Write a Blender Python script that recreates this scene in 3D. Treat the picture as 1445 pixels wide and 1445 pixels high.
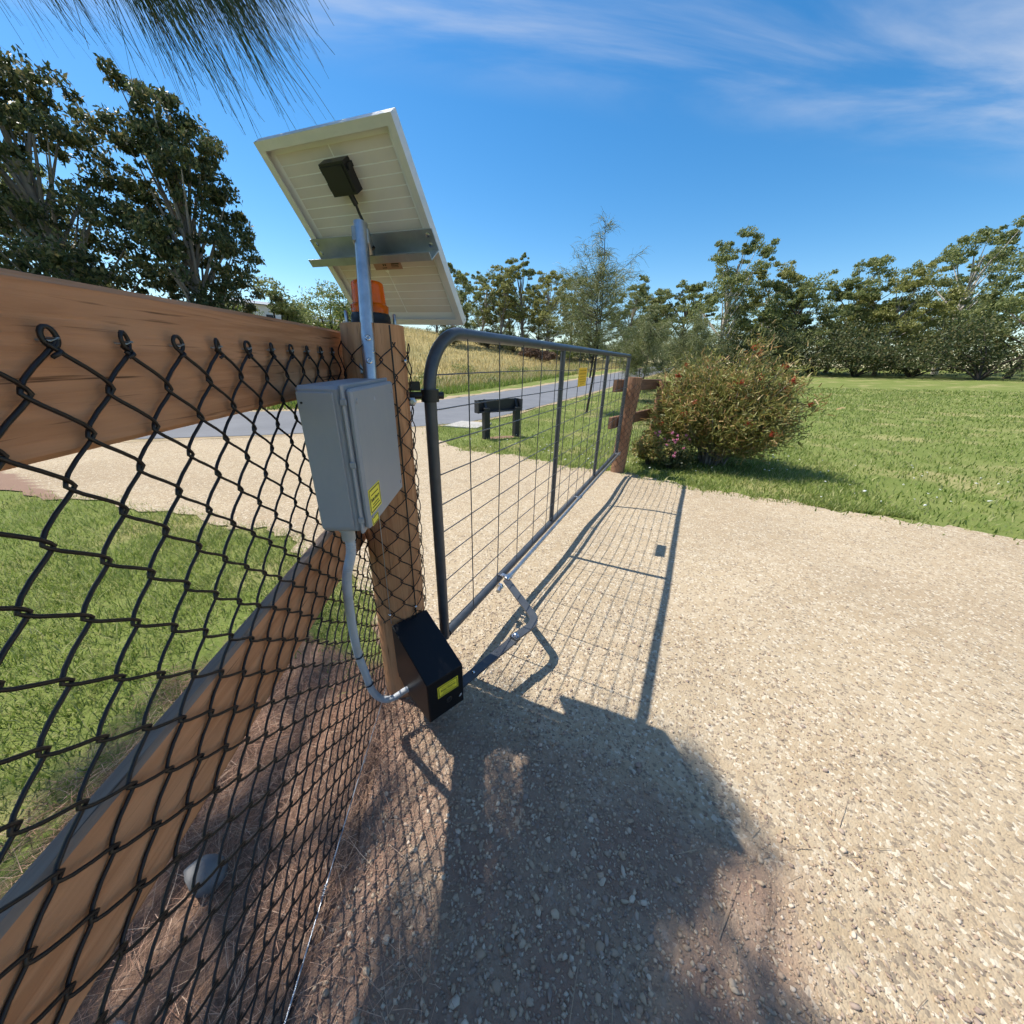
import bpy, math
import numpy as np
from mathutils import Matrix, Vector

# ------------------------------------------------------------------ camera
scene = bpy.context.scene
for o in list(bpy.data.objects):
    bpy.data.objects.remove(o)
C = scene.collection
CAM = np.array([0.7174, -0.9185, 1.1496])
yaw, pitch, roll = -0.4397, 0.4009, 0.0262
fw = np.array([math.sin(yaw)*math.cos(pitch), math.cos(yaw)*math.cos(pitch), -math.sin(pitch)])
rt = np.array([math.cos(yaw), -math.sin(yaw), 0.0]); up = np.cross(rt, fw)
r2 = math.cos(roll)*rt + math.sin(roll)*up; u2 = -math.sin(roll)*rt + math.cos(roll)*up
cd = bpy.data.cameras.new('camera'); cam = bpy.data.objects.new('camera', cd); C.objects.link(cam)
cam.matrix_world = Matrix(((r2[0], u2[0], -fw[0], CAM[0]), (r2[1], u2[1], -fw[1], CAM[1]), (r2[2], u2[2], -fw[2], CAM[2]), (0, 0, 0, 1)))
cd.sensor_width = 36; cd.lens = 505.2/1445*36; cd.clip_start = 0.02; cd.clip_end = 2000
scene.camera = cam

# ------------------------------------------------------------------ sky, sun, exposure
SUN = np.array([-0.606, 0.0, 1.0]); SUN /= np.linalg.norm(SUN)
elev = math.asin(SUN[2])
w = bpy.data.worlds.new('World'); scene.world = w; w.use_nodes = True
nt = w.node_tree; N = nt.nodes; Lk = nt.links
bg = N['Background']; bg.inputs['Strength'].default_value = 0.105
sky = N.new('ShaderNodeTexSky'); sky.sky_type = 'NISHITA'; sky.sun_disc = False
sky.sun_elevation = elev; sky.sun_rotation = math.radians(-90)
sky.air_density = 1.0; sky.dust_density = 0.3; sky.ozone_density = 2.0; sky.altitude = 100
tint = N.new('ShaderNodeHueSaturation'); tint.inputs['Saturation'].default_value = 1.38; tint.inputs['Value'].default_value = 1.21; tint.inputs['Hue'].default_value = 0.497
Lk.new(sky.outputs[0], tint.inputs['Color'])
geo = N.new('ShaderNodeTexCoord')
def wmath(op, a, b=None, c=None):
    n = N.new('ShaderNodeMath'); n.operation = op
    for i, v in enumerate((a, b, c)):
        if v is None: continue
        if isinstance(v, (int, float)): n.inputs[i].default_value = v
        else: Lk.new(v, n.inputs[i])
    return n.outputs[0]
# thin cirrus: a broad band across the sky broken up by stretched noise
sep = N.new('ShaderNodeSeparateXYZ'); Lk.new(geo.outputs['Generated'], sep.inputs[0])
hz = wmath('MAXIMUM', sep.outputs[2], 0.05)
px_ = wmath('DIVIDE', sep.outputs[0], hz); py_ = wmath('DIVIDE', sep.outputs[1], hz)
com = N.new('ShaderNodeCombineXYZ'); Lk.new(px_, com.inputs[0]); Lk.new(py_, com.inputs[1])
mp = N.new('ShaderNodeMapping'); mp.vector_type = 'TEXTURE'; mp.inputs['Rotation'].default_value = (0, 0, math.radians(33)); mp.inputs['Scale'].default_value = (2.0, .55, 1)
Lk.new(com.outputs[0], mp.inputs[0])
nz = N.new('ShaderNodeTexNoise'); nz.inputs['Scale'].default_value = 1.25; nz.inputs['Detail'].default_value = 7; nz.inputs['Roughness'].default_value = 0.56; nz.inputs['Distortion'].default_value = 0.5
Lk.new(mp.outputs[0], nz.inputs['Vector'])
dotn = N.new('ShaderNodeVectorMath'); dotn.operation = 'DOT_PRODUCT'
CLOUD_N = (.272, -.369, .888)
dotn.inputs[1].default_value = CLOUD_N; Lk.new(geo.outputs['Generated'], dotn.inputs[0])
b1 = N.new('ShaderNodeMapRange'); b1.interpolation_type = 'SMOOTHSTEP'; b1.inputs['From Min'].default_value = -0.03; b1.inputs['From Max'].default_value = 0.07
Lk.new(dotn.outputs['Value'], b1.inputs['Value'])
ramp = N.new('ShaderNodeMapRange'); ramp.interpolation_type = 'SMOOTHSTEP'; ramp.inputs['From Min'].default_value = 0.36; ramp.inputs['From Max'].default_value = 0.78
Lk.new(nz.outputs['Fac'], ramp.inputs['Value'])
cf = wmath('MULTIPLY', wmath('MULTIPLY', b1.outputs[0], ramp.outputs[0]), 0.70)
mixc = N.new('ShaderNodeMixRGB'); mixc.inputs[2].default_value = (4.6, 5.1, 6.0, 1)
Lk.new(cf, mixc.inputs[0]); Lk.new(tint.outputs[0], mixc.inputs[1]); Lk.new(mixc.outputs[0], bg.inputs['Color'])

sd = bpy.data.lights.new('sun', 'SUN'); sd.energy = 5.0; sd.angle = math.radians(0.53); sd.color = (1.0, 0.95, 0.86)
sun = bpy.data.objects.new('sun', sd); C.objects.link(sun)
sun.rotation_euler = Vector(SUN).to_track_quat('Z', 'Y').to_euler(); sun.location = (-6, 0, 10)
vs = scene.view_settings; vs.view_transform = 'Standard'; vs.look = 'None'; vs.exposure = 0.46; vs.gamma = 1.0
scene.cycles.use_denoising = True
scene.cycles.max_bounces = 5; scene.cycles.diffuse_bounces = 3; scene.cycles.glossy_bounces = 3; scene.cycles.transmission_bounces = 4; scene.cycles.transparent_max_bounces = 4
scene.cycles.use_adaptive_sampling = True; scene.cycles.adaptive_threshold = 0.03; scene.cycles.use_light_tree = False

# ------------------------------------------------------------------ helpers
rng = np.random.RandomState(7)

def tag(o, label=None, cat=None, group=None, kind=None):
    if label: o['label'] = label
    if cat: o['category'] = cat
    if group: o['group'] = group
    if kind: o['kind'] = kind
    return o

def empty(name, loc=(0, 0, 0), rot=None):
    o = bpy.data.objects.new(name, None); C.objects.link(o); o.location = loc; o.empty_display_size = 0.05
    if rot is not None: o.rotation_euler = rot
    return o

def np_mesh(name, verts, faces, smooth=False):
    verts = np.ascontiguousarray(verts, dtype=np.float32); faces = np.ascontiguousarray(faces, dtype=np.int32)
    me = bpy.data.meshes.new(name); k = faces.shape[1]
    me.vertices.add(len(verts)); me.vertices.foreach_set('co', verts.ravel())
    me.loops.add(faces.size); me.loops.foreach_set('vertex_index', faces.ravel())
    me.polygons.add(len(faces)); me.polygons.foreach_set('loop_start', np.arange(0, faces.size, k, dtype=np.int32))
    try: me.polygons.foreach_set('loop_total', np.full(len(faces), k, dtype=np.int32))
    except Exception: pass
    if smooth: me.polygons.foreach_set('use_smooth', np.ones(len(faces), dtype=bool))
    me.update(calc_edges=True); me.validate()
    return me

def link(name, me, mat, parent=None, loc=None, rot=None):
    if mat is not None and len(me.materials) == 0: me.materials.append(mat)
    o = bpy.data.objects.new(name, me); C.objects.link(o)
    if parent is not None: o.parent = parent
    if loc is not None: o.location = loc
    if rot is not None: o.rotation_euler = rot
    return o

def nrm(v):
    v = np.asarray(v, float); return v/np.linalg.norm(v)

class MB:
    def __init__(s): s.v = []; s.f = []; s.sm = []
    def add(s, vs_, fs, smooth=False):
        b = len(s.v); s.v += [tuple(float(c) for c in q) for q in vs_]
        s.f += [tuple(b+i for i in f) for f in fs]; s.sm += [smooth]*len(fs); return s
    def hexa(s, q):                                   # 8 corners: bottom 0-3 ccw, top 4-7
        return s.add(q, [(3, 2, 1, 0), (4, 5, 6, 7), (0, 1, 5, 4), (1, 2, 6, 5), (2, 3, 7, 6), (3, 0, 4, 7)])
    def box(s, c, size, ax=None, bev=0.0):
        c = np.asarray(c, float); h = np.asarray(size, float)/2
        A = np.eye(3) if ax is None else np.array([nrm(a) for a in ax])
        if bev <= 0:
            q = [c+A.T@(h*np.array(k)) for k in ((-1, -1, -1), (1, -1, -1), (1, 1, -1), (-1, 1, -1), (-1, -1, 1), (1, -1, 1), (1, 1, 1), (-1, 1, 1))]
            return s.hexa(q)
        # chamfered box
        vs_ = []; idx = {}
        for sx in (-1, 1):
            for sy in (-1, 1):
                for sz in (-1, 1):
                    for a in range(3):
                        l = np.array([sx, sy, sz])*(h-bev); l[a] = (sx, sy, sz)[a]*h[a]
                        idx[(sx, sy, sz, a)] = len(vs_); vs_.append(c+A.T@l)
        fs = []
        for a in range(3):
            o1, o2 = [k for k in range(3) if k != a]
            for sg in (-1, 1):
                def key(p, q):
                    t = [0, 0, 0]; t[a] = sg; t[o1] = p; t[o2] = q; return idx[(*t, a)]
                f = [key(-1, -1), key(1, -1), key(1, 1), key(-1, 1)]; fs.append(f)
        for a in range(3):
            o1, o2 = [k for k in range(3) if k != a]
            for p in (-1, 1):
                for q in (-1, 1):
                    def key(t_, face):
                        t = [0, 0, 0]; t[a] = t_; t[o1] = p; t[o2] = q; return idx[(*t, face)]
                    fs.append([key(-1, o1), key(1, o1), key(1, o2), key(-1, o2)])
        for sx in (-1, 1):
            for sy in (-1, 1):
                for sz in (-1, 1): fs.append([idx[(sx, sy, sz, a)] for a in range(3)])
        # orient outward
        out = []
        for f in fs:
            P = np.array([vs_[i] for i in f]); n = np.cross(P[1]-P[0], P[2]-P[0])
            out.append(tuple(f) if n@(P.mean(0)-c) > 0 else tuple(f[::-1]))
        return s.add(vs_, out)
    def tube(s, pts, r, n=8, cap=True, closed=False):
        P = np.array(pts, float); m = len(P); R = np.full(m, r, float) if np.isscalar(r) else np.array(r, float)
        T = np.gradient(P, axis=0)
        if closed: T = np.roll(P, -1, 0)-np.roll(P, 1, 0)
        T /= np.linalg.norm(T, axis=1)[:, None]+1e-12
        u = np.cross(T[0], (0, 0, 1));
        if np.linalg.norm(u) < 1e-3: u = np.cross(T[0], (1, 0, 0))
        u /= np.linalg.norm(u); an = np.linspace(0, 2*np.pi, n, endpoint=False); ring = []
        for i in range(m):
            u = u-(u@T[i])*T[i]; u /= np.linalg.norm(u); v = np.cross(T[i], u)
            ring.append(P[i]+R[i]*(np.cos(an)[:, None]*u+np.sin(an)[:, None]*v))
        vs_ = np.concatenate(ring); fs = []
        for i in range(m if closed else m-1):
            j = (i+1) % m
            for k in range(n): fs.append((i*n+k, i*n+(k+1) % n, j*n+(k+1) % n, j*n+k))
        s.add(vs_, fs, True)
        if cap and not closed:
            s.add(ring[0], [tuple(range(n))[::-1]]); s.add(ring[-1], [tuple(range(n))])
        return s
    def lathe(s, prof, c=(0, 0, 0), ax=((1, 0, 0), (0, 1, 0), (0, 0, 1)), n=24, smooth=True):
        c = np.asarray(c, float); A = np.array([nrm(a) for a in ax]); an = np.linspace(0, 2*np.pi, n, endpoint=False); vs_ = []
        for r, z in prof:
            for a in an: vs_.append(c+A[0]*r*np.cos(a)+A[1]*r*np.sin(a)+A[2]*z)
        fs = []
        for i in range(len(prof)-1):
            for k in range(n): fs.append((i*n+k, i*n+(k+1) % n, (i+1)*n+(k+1) % n, (i+1)*n+k))
        s.add(vs_, fs, smooth)
        s.add(vs_[-n:], [tuple(range(n))]); s.add(vs_[:n], [tuple(range(n))[::-1]])
        return s
    def prism(s, poly, z0, z1, c=(0, 0, 0), ax=((1, 0, 0), (0, 1, 0), (0, 0, 1))):
        c = np.asarray(c, float); A = [nrm(a) for a in ax]; n = len(poly)
        lo = [c+A[0]*p[0]+A[1]*p[1]+A[2]*z0 for p in poly]; hi = [c+A[0]*p[0]+A[1]*p[1]+A[2]*z1 for p in poly]
        fs = [tuple(range(n))[::-1], tuple(range(n, 2*n))]+[(i, (i+1) % n, n+(i+1) % n, n+i) for i in range(n)]
        return s.add(lo+hi, fs)
    def mesh(s, name):
        me = bpy.data.meshes.new(name); me.from_pydata(s.v, [], s.f)
        me.polygons.foreach_set('use_smooth', np.array(s.sm, dtype=bool)); me.update(); return me
    def build(s, name, mat, parent=None, loc=None, rot=None): return link(name, s.mesh(name), mat, parent, loc, rot)

# ------------------------------------------------------------------ materials
def mat(name, col, rough=0.6, metal=0.0, col2=None, scale=8.0, stretch=(1, 1, 1), bump=0.0, bscale=None, detail=6, coord='Object', spec=None, contrast=(0.35, 0.65), trans=0.0, island=None, emit=None, coat=0.0, nrough=0.6):
    m = bpy.data.materials.new(name); m.use_nodes = True; t = m.node_tree; n = t.nodes; l = t.links
    b = n['Principled BSDF']; b.inputs['Roughness'].default_value = rough; b.inputs['Metallic'].default_value = metal
    b.inputs['Base Color'].default_value = (*col, 1)
    if spec is not None: b.inputs['Specular IOR Level'].default_value = spec
    if coat: b.inputs['Coat Weight'].default_value = coat; b.inputs['Coat Roughness'].default_value = 0.12
    tc = n.new('ShaderNodeTexCoord'); mpn = n.new('ShaderNodeMapping'); mpn.inputs['Scale'].default_value = stretch
    l.new(tc.outputs[coord], mpn.inputs[0])
    if col2 is not None:
        x = n.new('ShaderNodeTexNoise'); x.inputs['Scale'].default_value = scale; x.inputs['Detail'].default_value = detail; x.inputs['Roughness'].default_value = nrough
        l.new(mpn.outputs[0], x.inputs['Vector'])
        mr = n.new('ShaderNodeMapRange'); mr.inputs['From Min'].default_value = contrast[0]; mr.inputs['From Max'].default_value = contrast[1]
        l.new(x.outputs['Fac'], mr.inputs['Value'])
        mx = n.new('ShaderNodeMixRGB'); mx.inputs[1].default_value = (*col, 1); mx.inputs[2].default_value = (*col2, 1)
        l.new(mr.outputs[0], mx.inputs[0]); l.new(mx.outputs[0], b.inputs['Base Color']); last = mx
    if island is not None:                              # piece-to-piece colour variation
        g = n.new('ShaderNodeNewGeometry'); cr = n.new('ShaderNodeValToRGB'); cr.color_ramp.interpolation = 'LINEAR'
        els = cr.color_ramp.elements
        for i, c in enumerate(island):
            pos = i/(len(island)-1)
            e = els[0] if i == 0 else (els[-1] if i == len(island)-1 else els.new(pos)); e.position = pos; e.color = (*c, 1)
        l.new(g.outputs['Random Per Island'], cr.inputs[0]); l.new(cr.outputs[0], b.inputs['Base Color'])
        src = cr.outputs[0]
        if trans:
            tr = n.new('ShaderNodeBsdfTranslucent'); l.new(src, tr.inputs[0]); ms = n.new('ShaderNodeMixShader'); ms.inputs[0].default_value = trans
            l.new(b.outputs[0], ms.inputs[1]); l.new(tr.outputs[0], ms.inputs[2]); l.new(ms.outputs[0], n['Material Output'].inputs[0])
    if bump:
        x2 = n.new('ShaderNodeTexNoise'); x2.inputs['Scale'].default_value = bscale or scale; x2.inputs['Detail'].default_value = 8
        l.new(mpn.outputs[0], x2.inputs['Vector']); bp = n.new('ShaderNodeBump'); bp.inputs['Strength'].default_value = bump; bp.inputs['Distance'].default_value = 0.01
        l.new(x2.outputs['Fac'], bp.inputs['Height']); l.new(bp.outputs[0], b.inputs['Normal'])
    return m

M = {}
def wood(name, axis, a, b_, c_, sc=9.0):
    """timber: grain streaks along one axis, dark checks, a few knots"""
    m = bpy.data.materials.new(name); m.use_nodes = True; t = m.node_tree; n = t.nodes; l = t.links
    b = n['Principled BSDF']; b.inputs['Roughness'].default_value = 0.82; b.inputs['Specular IOR Level'].default_value = 0.2
    tc = n.new('ShaderNodeTexCoord')
    def noise(sc_, st, det=6, dist=0.0, rough=0.6):
        mpn = n.new('ShaderNodeMapping'); s = [sc_]*3; s[axis] = sc_*st; mpn.inputs['Scale'].default_value = s; l.new(tc.outputs['Object'], mpn.inputs[0])
        x = n.new('ShaderNodeTexNoise'); x.inputs['Scale'].default_value = 1.0; x.inputs['Detail'].default_value = det; x.inputs['Distortion'].default_value = dist; x.inputs['Roughness'].default_value = rough
        l.new(mpn.outputs[0], x.inputs['Vector']); return x.outputs['Fac']
    def rng_(s, lo, hi):
        mr = n.new('ShaderNodeMapRange'); mr.inputs['From Min'].default_value = lo; mr.inputs['From Max'].default_value = hi; l.new(s, mr.inputs['Value']); return mr.outputs[0]
    def mixf(f, c1, c2):
        mx = n.new('ShaderNodeMixRGB'); l.new(f, mx.inputs[0])
        for i, c in ((1, c1), (2, c2)):
            if isinstance(c, tuple): mx.inputs[i].default_value = (*c, 1)
            else: l.new(c, mx.inputs[i])
        return mx.outputs[0]
    g1 = noise(sc*6, 0.05, 8, 0.6); g2 = noise(sc*0.6, 0.35, 4); g3 = noise(sc*14, 0.03, 3)
    base = mixf(rng_(g1, .40, .62), a, b_); base = mixf(rng_(g2, .45, .75), base, c_)
    crack = rng_(g3, .62, .70); col = mixf(crack, base, tuple(v*.30 for v in b_))
    l.new(col, b.inputs['Base Color'])
    bp = n.new('ShaderNodeBump'); bp.inputs['Strength'].default_value = .8; bp.inputs['Distance'].default_value = .004; l.new(g1, bp.inputs['Height']); l.new(bp.outputs[0], b.inputs['Normal'])
    return m
M['post_wood'] = wood('post_wood', 2, (.53, .27, .135), (.37, .17, .08), (.50, .285, .15))
M['rail_wood'] = wood('rail_wood', 0, (.55, .27, .14), (.40, .18, .085), (.50, .27, .15))
M['rail_top'] = wood('rail_top', 0, (.33, .235, .175), (.23, .16, .12), (.36, .26, .19))
M['old_post_wood'] = wood('old_post_wood', 2, (.34, .185, .105), (.20, .10, .06), (.30, .18, .115))
M['old_rail_wood'] = wood('old_rail_wood', 0, (.26, .14, .085), (.16, .085, .05), (.24, .15, .10))
M['wire_black'] = mat('wire_black', (.012, .009, .009), .42, spec=.4)
M['gate_paint'] = mat('gate_paint', (.044, .050, .060), .36, col2=(.060, .067, .077), scale=30, spec=.5)
M['galv'] = mat('galv', (.52, .54, .57), .34, 0.9, col2=(.36, .38, .41), scale=22, bump=.05, bscale=60)
M['galv_dull'] = mat('galv_dull', (.46, .47, .45), .46, 0.75, col2=(.30, .31, .30), scale=16, contrast=(.3, .7))
M['steel'] = mat('steel', (.6, .6, .62), .25, 1.0)
M['box_grey'] = mat('box_grey', (.29, .30, .33), .42, col2=(.34, .34, .35), scale=9, stretch=(1, 1, .25), contrast=(.45, .8), nrough=.7)
M['conduit'] = mat('conduit', (.40, .43, .47), .45, col2=(.33, .33, .33), scale=14, contrast=(.5, .8))
M['black_plastic'] = mat('black_plastic', (.010, .010, .011), .45)
M['housing'] = mat('housing', (.005, .006, .008), .36, col2=(.018, .017, .016), scale=24, contrast=(.58, .85), nrough=.75, spec=.28)
M['yellow'] = mat('yellow', (.88, .76, .05), .45)
M['sign_yellow'] = mat('sign_yellow', (.85, .55, .02), .5, col2=(.78, .46, .02), scale=25, stretch=(1, .4, 8))
M['ink'] = mat('ink', (.02, .018, .01), .6)
M['sign_ink'] = mat('sign_ink', (.55, .32, .01), .6)
M['white'] = mat('white', (.75, .75, .74), .5)
M['alu'] = mat('alu', (.72, .70, .67), .42, 0.35, col2=(.64, .63, .60), scale=14)
M['backsheet'] = mat('backsheet', (.84, .82, .77), .5)
M['cell'] = mat('cell', (.60, .53, .465), .5, col2=(.66, .59, .52), scale=6)
M['pv_glass'] = mat('pv_glass', (.01, .014, .035), .08)
M['label_red'] = mat('label_red', (.36, .20, .15), .5)
M['road'] = mat('road', (.165, .17, .185), .85, col2=(.125, .13, .142), scale=1.2, bump=.25, bscale=80, detail=8, contrast=(.3, .7))
M['concrete'] = mat('concrete', (.42, .40, .37), .85, col2=(.33, .31, .28), scale=3, bump=.2, bscale=30)
M['edge_dirt'] = mat('edge_dirt', (.40, .30, .19), .95, col2=(.28, .22, .12), scale=2.0, bump=.3, bscale=20)
M['stand_black'] = mat('stand_black', (.018, .020, .023), .5, col2=(.026, .028, .032), scale=20)
M['rock'] = mat('rock', (.20, .195, .19), .85, col2=(.11, .105, .10), scale=14, bump=.4, bscale=30)
M['bark_grey'] = mat('bark_grey', (.34, .30, .26), .85, col2=(.20, .165, .13), scale=2.2, stretch=(1, 1, .25), bump=.3)
M['bark_pale'] = mat('bark_pale', (.55, .50, .44), .8, col2=(.36, .31, .26), scale=1.3, stretch=(1, 1, .4), bump=.2)
M['bark_dark'] = mat('bark_dark', (.075, .058, .045), .9, col2=(.045, .035, .028), scale=6, stretch=(1, 1, .3), bump=.4)
M['gum_leaf'] = mat('gum_leaf', (.1, .12, .05), .5, island=((.12, .15, .056), (.18, .215, .072), (.27, .295, .105), (.36, .37, .16)), trans=.42, spec=.35)
M['gum_leaf_olive'] = mat('gum_leaf_olive', (.1, .12, .05), .5, island=((.16, .175, .052), (.235, .245, .068), (.325, .32, .10), (.40, .38, .15)), trans=.42, spec=.35)
M['dark_leaf'] = mat('dark_leaf', (.04, .06, .025), .5, island=((.038, .056, .022), (.068, .092, .034), (.12, .14, .055), (.24, .20, .09)), trans=.32, spec=.3)
M['bright_leaf'] = mat('bright_leaf', (.1, .15, .05), .5, island=((.095, .145, .034), (.165, .225, .050), (.26, .29, .078), (.36, .34, .10)), trans=.3)
M['sheoak'] = mat('sheoak', (.08, .10, .05), .6, island=((.11, .14, .05), (.16, .185, .066), (.22, .235, .09), (.27, .25, .12)), trans=.2)
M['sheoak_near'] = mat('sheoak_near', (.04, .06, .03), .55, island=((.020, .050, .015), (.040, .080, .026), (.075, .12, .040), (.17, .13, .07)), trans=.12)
M['bottlebrush'] = mat('bottlebrush', (.1, .11, .04), .55, island=((.13, .145, .034), (.22, .225, .052), (.32, .29, .085), (.42, .23, .10)), trans=.25)
M['red_flower'] = mat('red_flower', (.55, .05, .03), .6, island=((.40, .035, .02), (.60, .10, .04), (.48, .16, .07)), trans=.25)
M['pink_flower'] = mat('pink_flower', (.6, .1, .25), .6, island=((.58, .08, .25), (.68, .18, .36), (.75, .55, .6)), trans=.25)
M['brown_shrub'] = mat('brown_shrub', (.15, .09, .05), .8, island=((.13, .075, .045), (.20, .12, .075), (.10, .065, .04)), trans=.15)
M['grass'] = mat('grass', (.1, .17, .04), .6, island=((.13, .19, .034), (.20, .27, .050), (.29, .34, .08), (.50, .47, .22)), trans=.4)
M['dry_grass'] = mat('dry_grass', (.4, .32, .14), .8, island=((.36, .28, .11), (.48, .38, .16), (.58, .49, .24), (.68, .60, .36)), trans=.3)
M['verge_green'] = mat('verge_green', (.1, .17, .04), .6, island=((.12, .20, .030), (.18, .27, .042), (.26, .33, .065), (.42, .40, .16)), trans=.35)
M['daisy'] = mat('daisy', (.75, .75, .7), .6)
M['pebble'] = mat('pebble', (.4, .33, .24), .8, island=((.45, .34, .235), (.36, .26, .18), (.51, .40, .285), (.27, .20, .155), (.43, .31, .21), (.58, .48, .37), (.33, .25, .20), (.23, .165, .13)), spec=.25)
M['needle'] = mat('needle', (.3, .18, .12), .75, island=((.24, .135, .09), (.37, .21, .14), (.48, .29, .195), (.62, .45, .32)), spec=.2)
M['twig'] = mat('twig', (.42, .32, .21), .8, island=((.48, .38, .25), (.30, .21, .14), (.40, .30, .2)))

def amber():
    m = bpy.data.materials.new('amber'); m.use_nodes = True; t = m.node_tree; b = t.nodes['Principled BSDF']
    b.inputs['Base Color'].default_value = (.95, .22, .010, 1); b.inputs['Roughness'].default_value = .16; b.inputs['Transmission Weight'].default_value = .35; b.inputs['IOR'].default_value = 1.45
    tr = t.nodes.new('ShaderNodeBsdfTranslucent'); tr.inputs[0].default_value = (1.0, .30, .02, 1); ms = t.nodes.new('ShaderNodeMixShader'); ms.inputs[0].default_value = .45
    t.links.new(b.outputs[0], ms.inputs[1]); t.links.new(tr.outputs[0], ms.inputs[2]); t.links.new(ms.outputs[0], t.nodes['Material Output'].inputs[0]); return m
M['amber'] = amber()

# ------------------------------------------------------------------ terrain
F0 = np.array([-.071, -.344]); FD = np.array([.509, -.861]); FN = np.array([.861, .509])   # fence line, its direction towards the viewer, its normal towards the drive
def sm(t): t = np.clip(t, 0, 1); return t*t*(3-2*t)
def xc(y):                                            # road centre line
    y = np.asarray(y, float)
    return -6.05-.075*np.clip(9-y, 0, 14)**2+.0032*np.clip(y-24, 0, 60)**2
def wob(x, y):
    return .006*np.sin(3.1*x+1.7*y+.5)+.005*np.sin(-2.3*x+4.1*y)+.003*np.sin(7.7*x+3.3*y+2)+.003*np.sin(5.1*y-8.3*x)
AZ = np.radians([-180, -75, -53, -39, -28, -18, -11, 0, 10, 30, 180]); EL = np.array([4.6, 4.6, 4.4, 3.7, 3.0, 1.8, 1.2, 1.0, .6, .5, .5])
def gz(x, y):
    x = np.asarray(x, float); y = np.asarray(y, float)
    near = -.07-.0276*np.clip(y, -6, 7)+.0184*np.clip(x, -4, 4)
    road = near+.0007*np.clip(y-14, 0, 42)**2
    r = np.hypot(x-CAM[0], y-CAM[1]); az = np.arctan2(x-CAM[0], y-CAM[1])
    zc = 1.15+np.minimum(r, 75)*np.tan(np.radians(np.interp(az, AZ, EL)))
    e = x-xc(y); lft = np.clip(-e-2.3, 0, None); rgt = np.clip(e-4.5, 0, None)
    wgt = np.where(e < 0, sm(lft/46)**.75, sm(rgt/55))*sm((r-6)/10)
    return road+(zc-road)*wgt+wob(x, y)*np.clip(1.5-r/9, 0, 1)

def yhi(x):                                            # far edge of the gravel drive
    x = np.asarray(x, float); e = np.interp(x, [-9, -5.2, -4.5, -3.6, -2.7, -.7, 0, .8, 1.9, 6, 12], [9, 6.6, 5.6, 4.65, 4.05, 3.88, 3.76, 3.62, 3.44, 2.9, 2.4])
    return e+.06*np.sin(4*x+1)+.04*np.sin(11*x)+.03*np.sin(27*x+2)+.02*np.sin(53*x)
def ylo(x):                                            # near edge of the drive
    x = np.asarray(x, float); e = np.interp(x, [-11, -7, -4, -2.4, -1.7, -.6, -.25, -.1, .0, .25, .8, 3], [-2.0, -.7, .25, .46, .50, .22, -.05, -.30, -.44, -.86, -1.8, -2.5])
    return e+.05*np.sin(6*x+1)+.03*np.sin(17*x)+.02*np.sin(41*x+1)

def grid_mesh(name, X, Y, dz):
    Z = gz(X, Y)+dz; n0, n1 = X.shape
    idx = np.arange(n0*n1).reshape(n0, n1)
    f = np.stack([idx[:-1, :-1], idx[1:, :-1], idx[1:, 1:], idx[:-1, 1:]], -1).reshape(-1, 4)
    return np_mesh(name, np.stack([X, Y, Z], -1).reshape(-1, 3), f, True)

def attr(me, name, vals):
    a = me.attributes.new(name, 'FLOAT', 'POINT'); a.data.foreach_set('value', np.ascontiguousarray(vals, dtype=np.float32))

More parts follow.
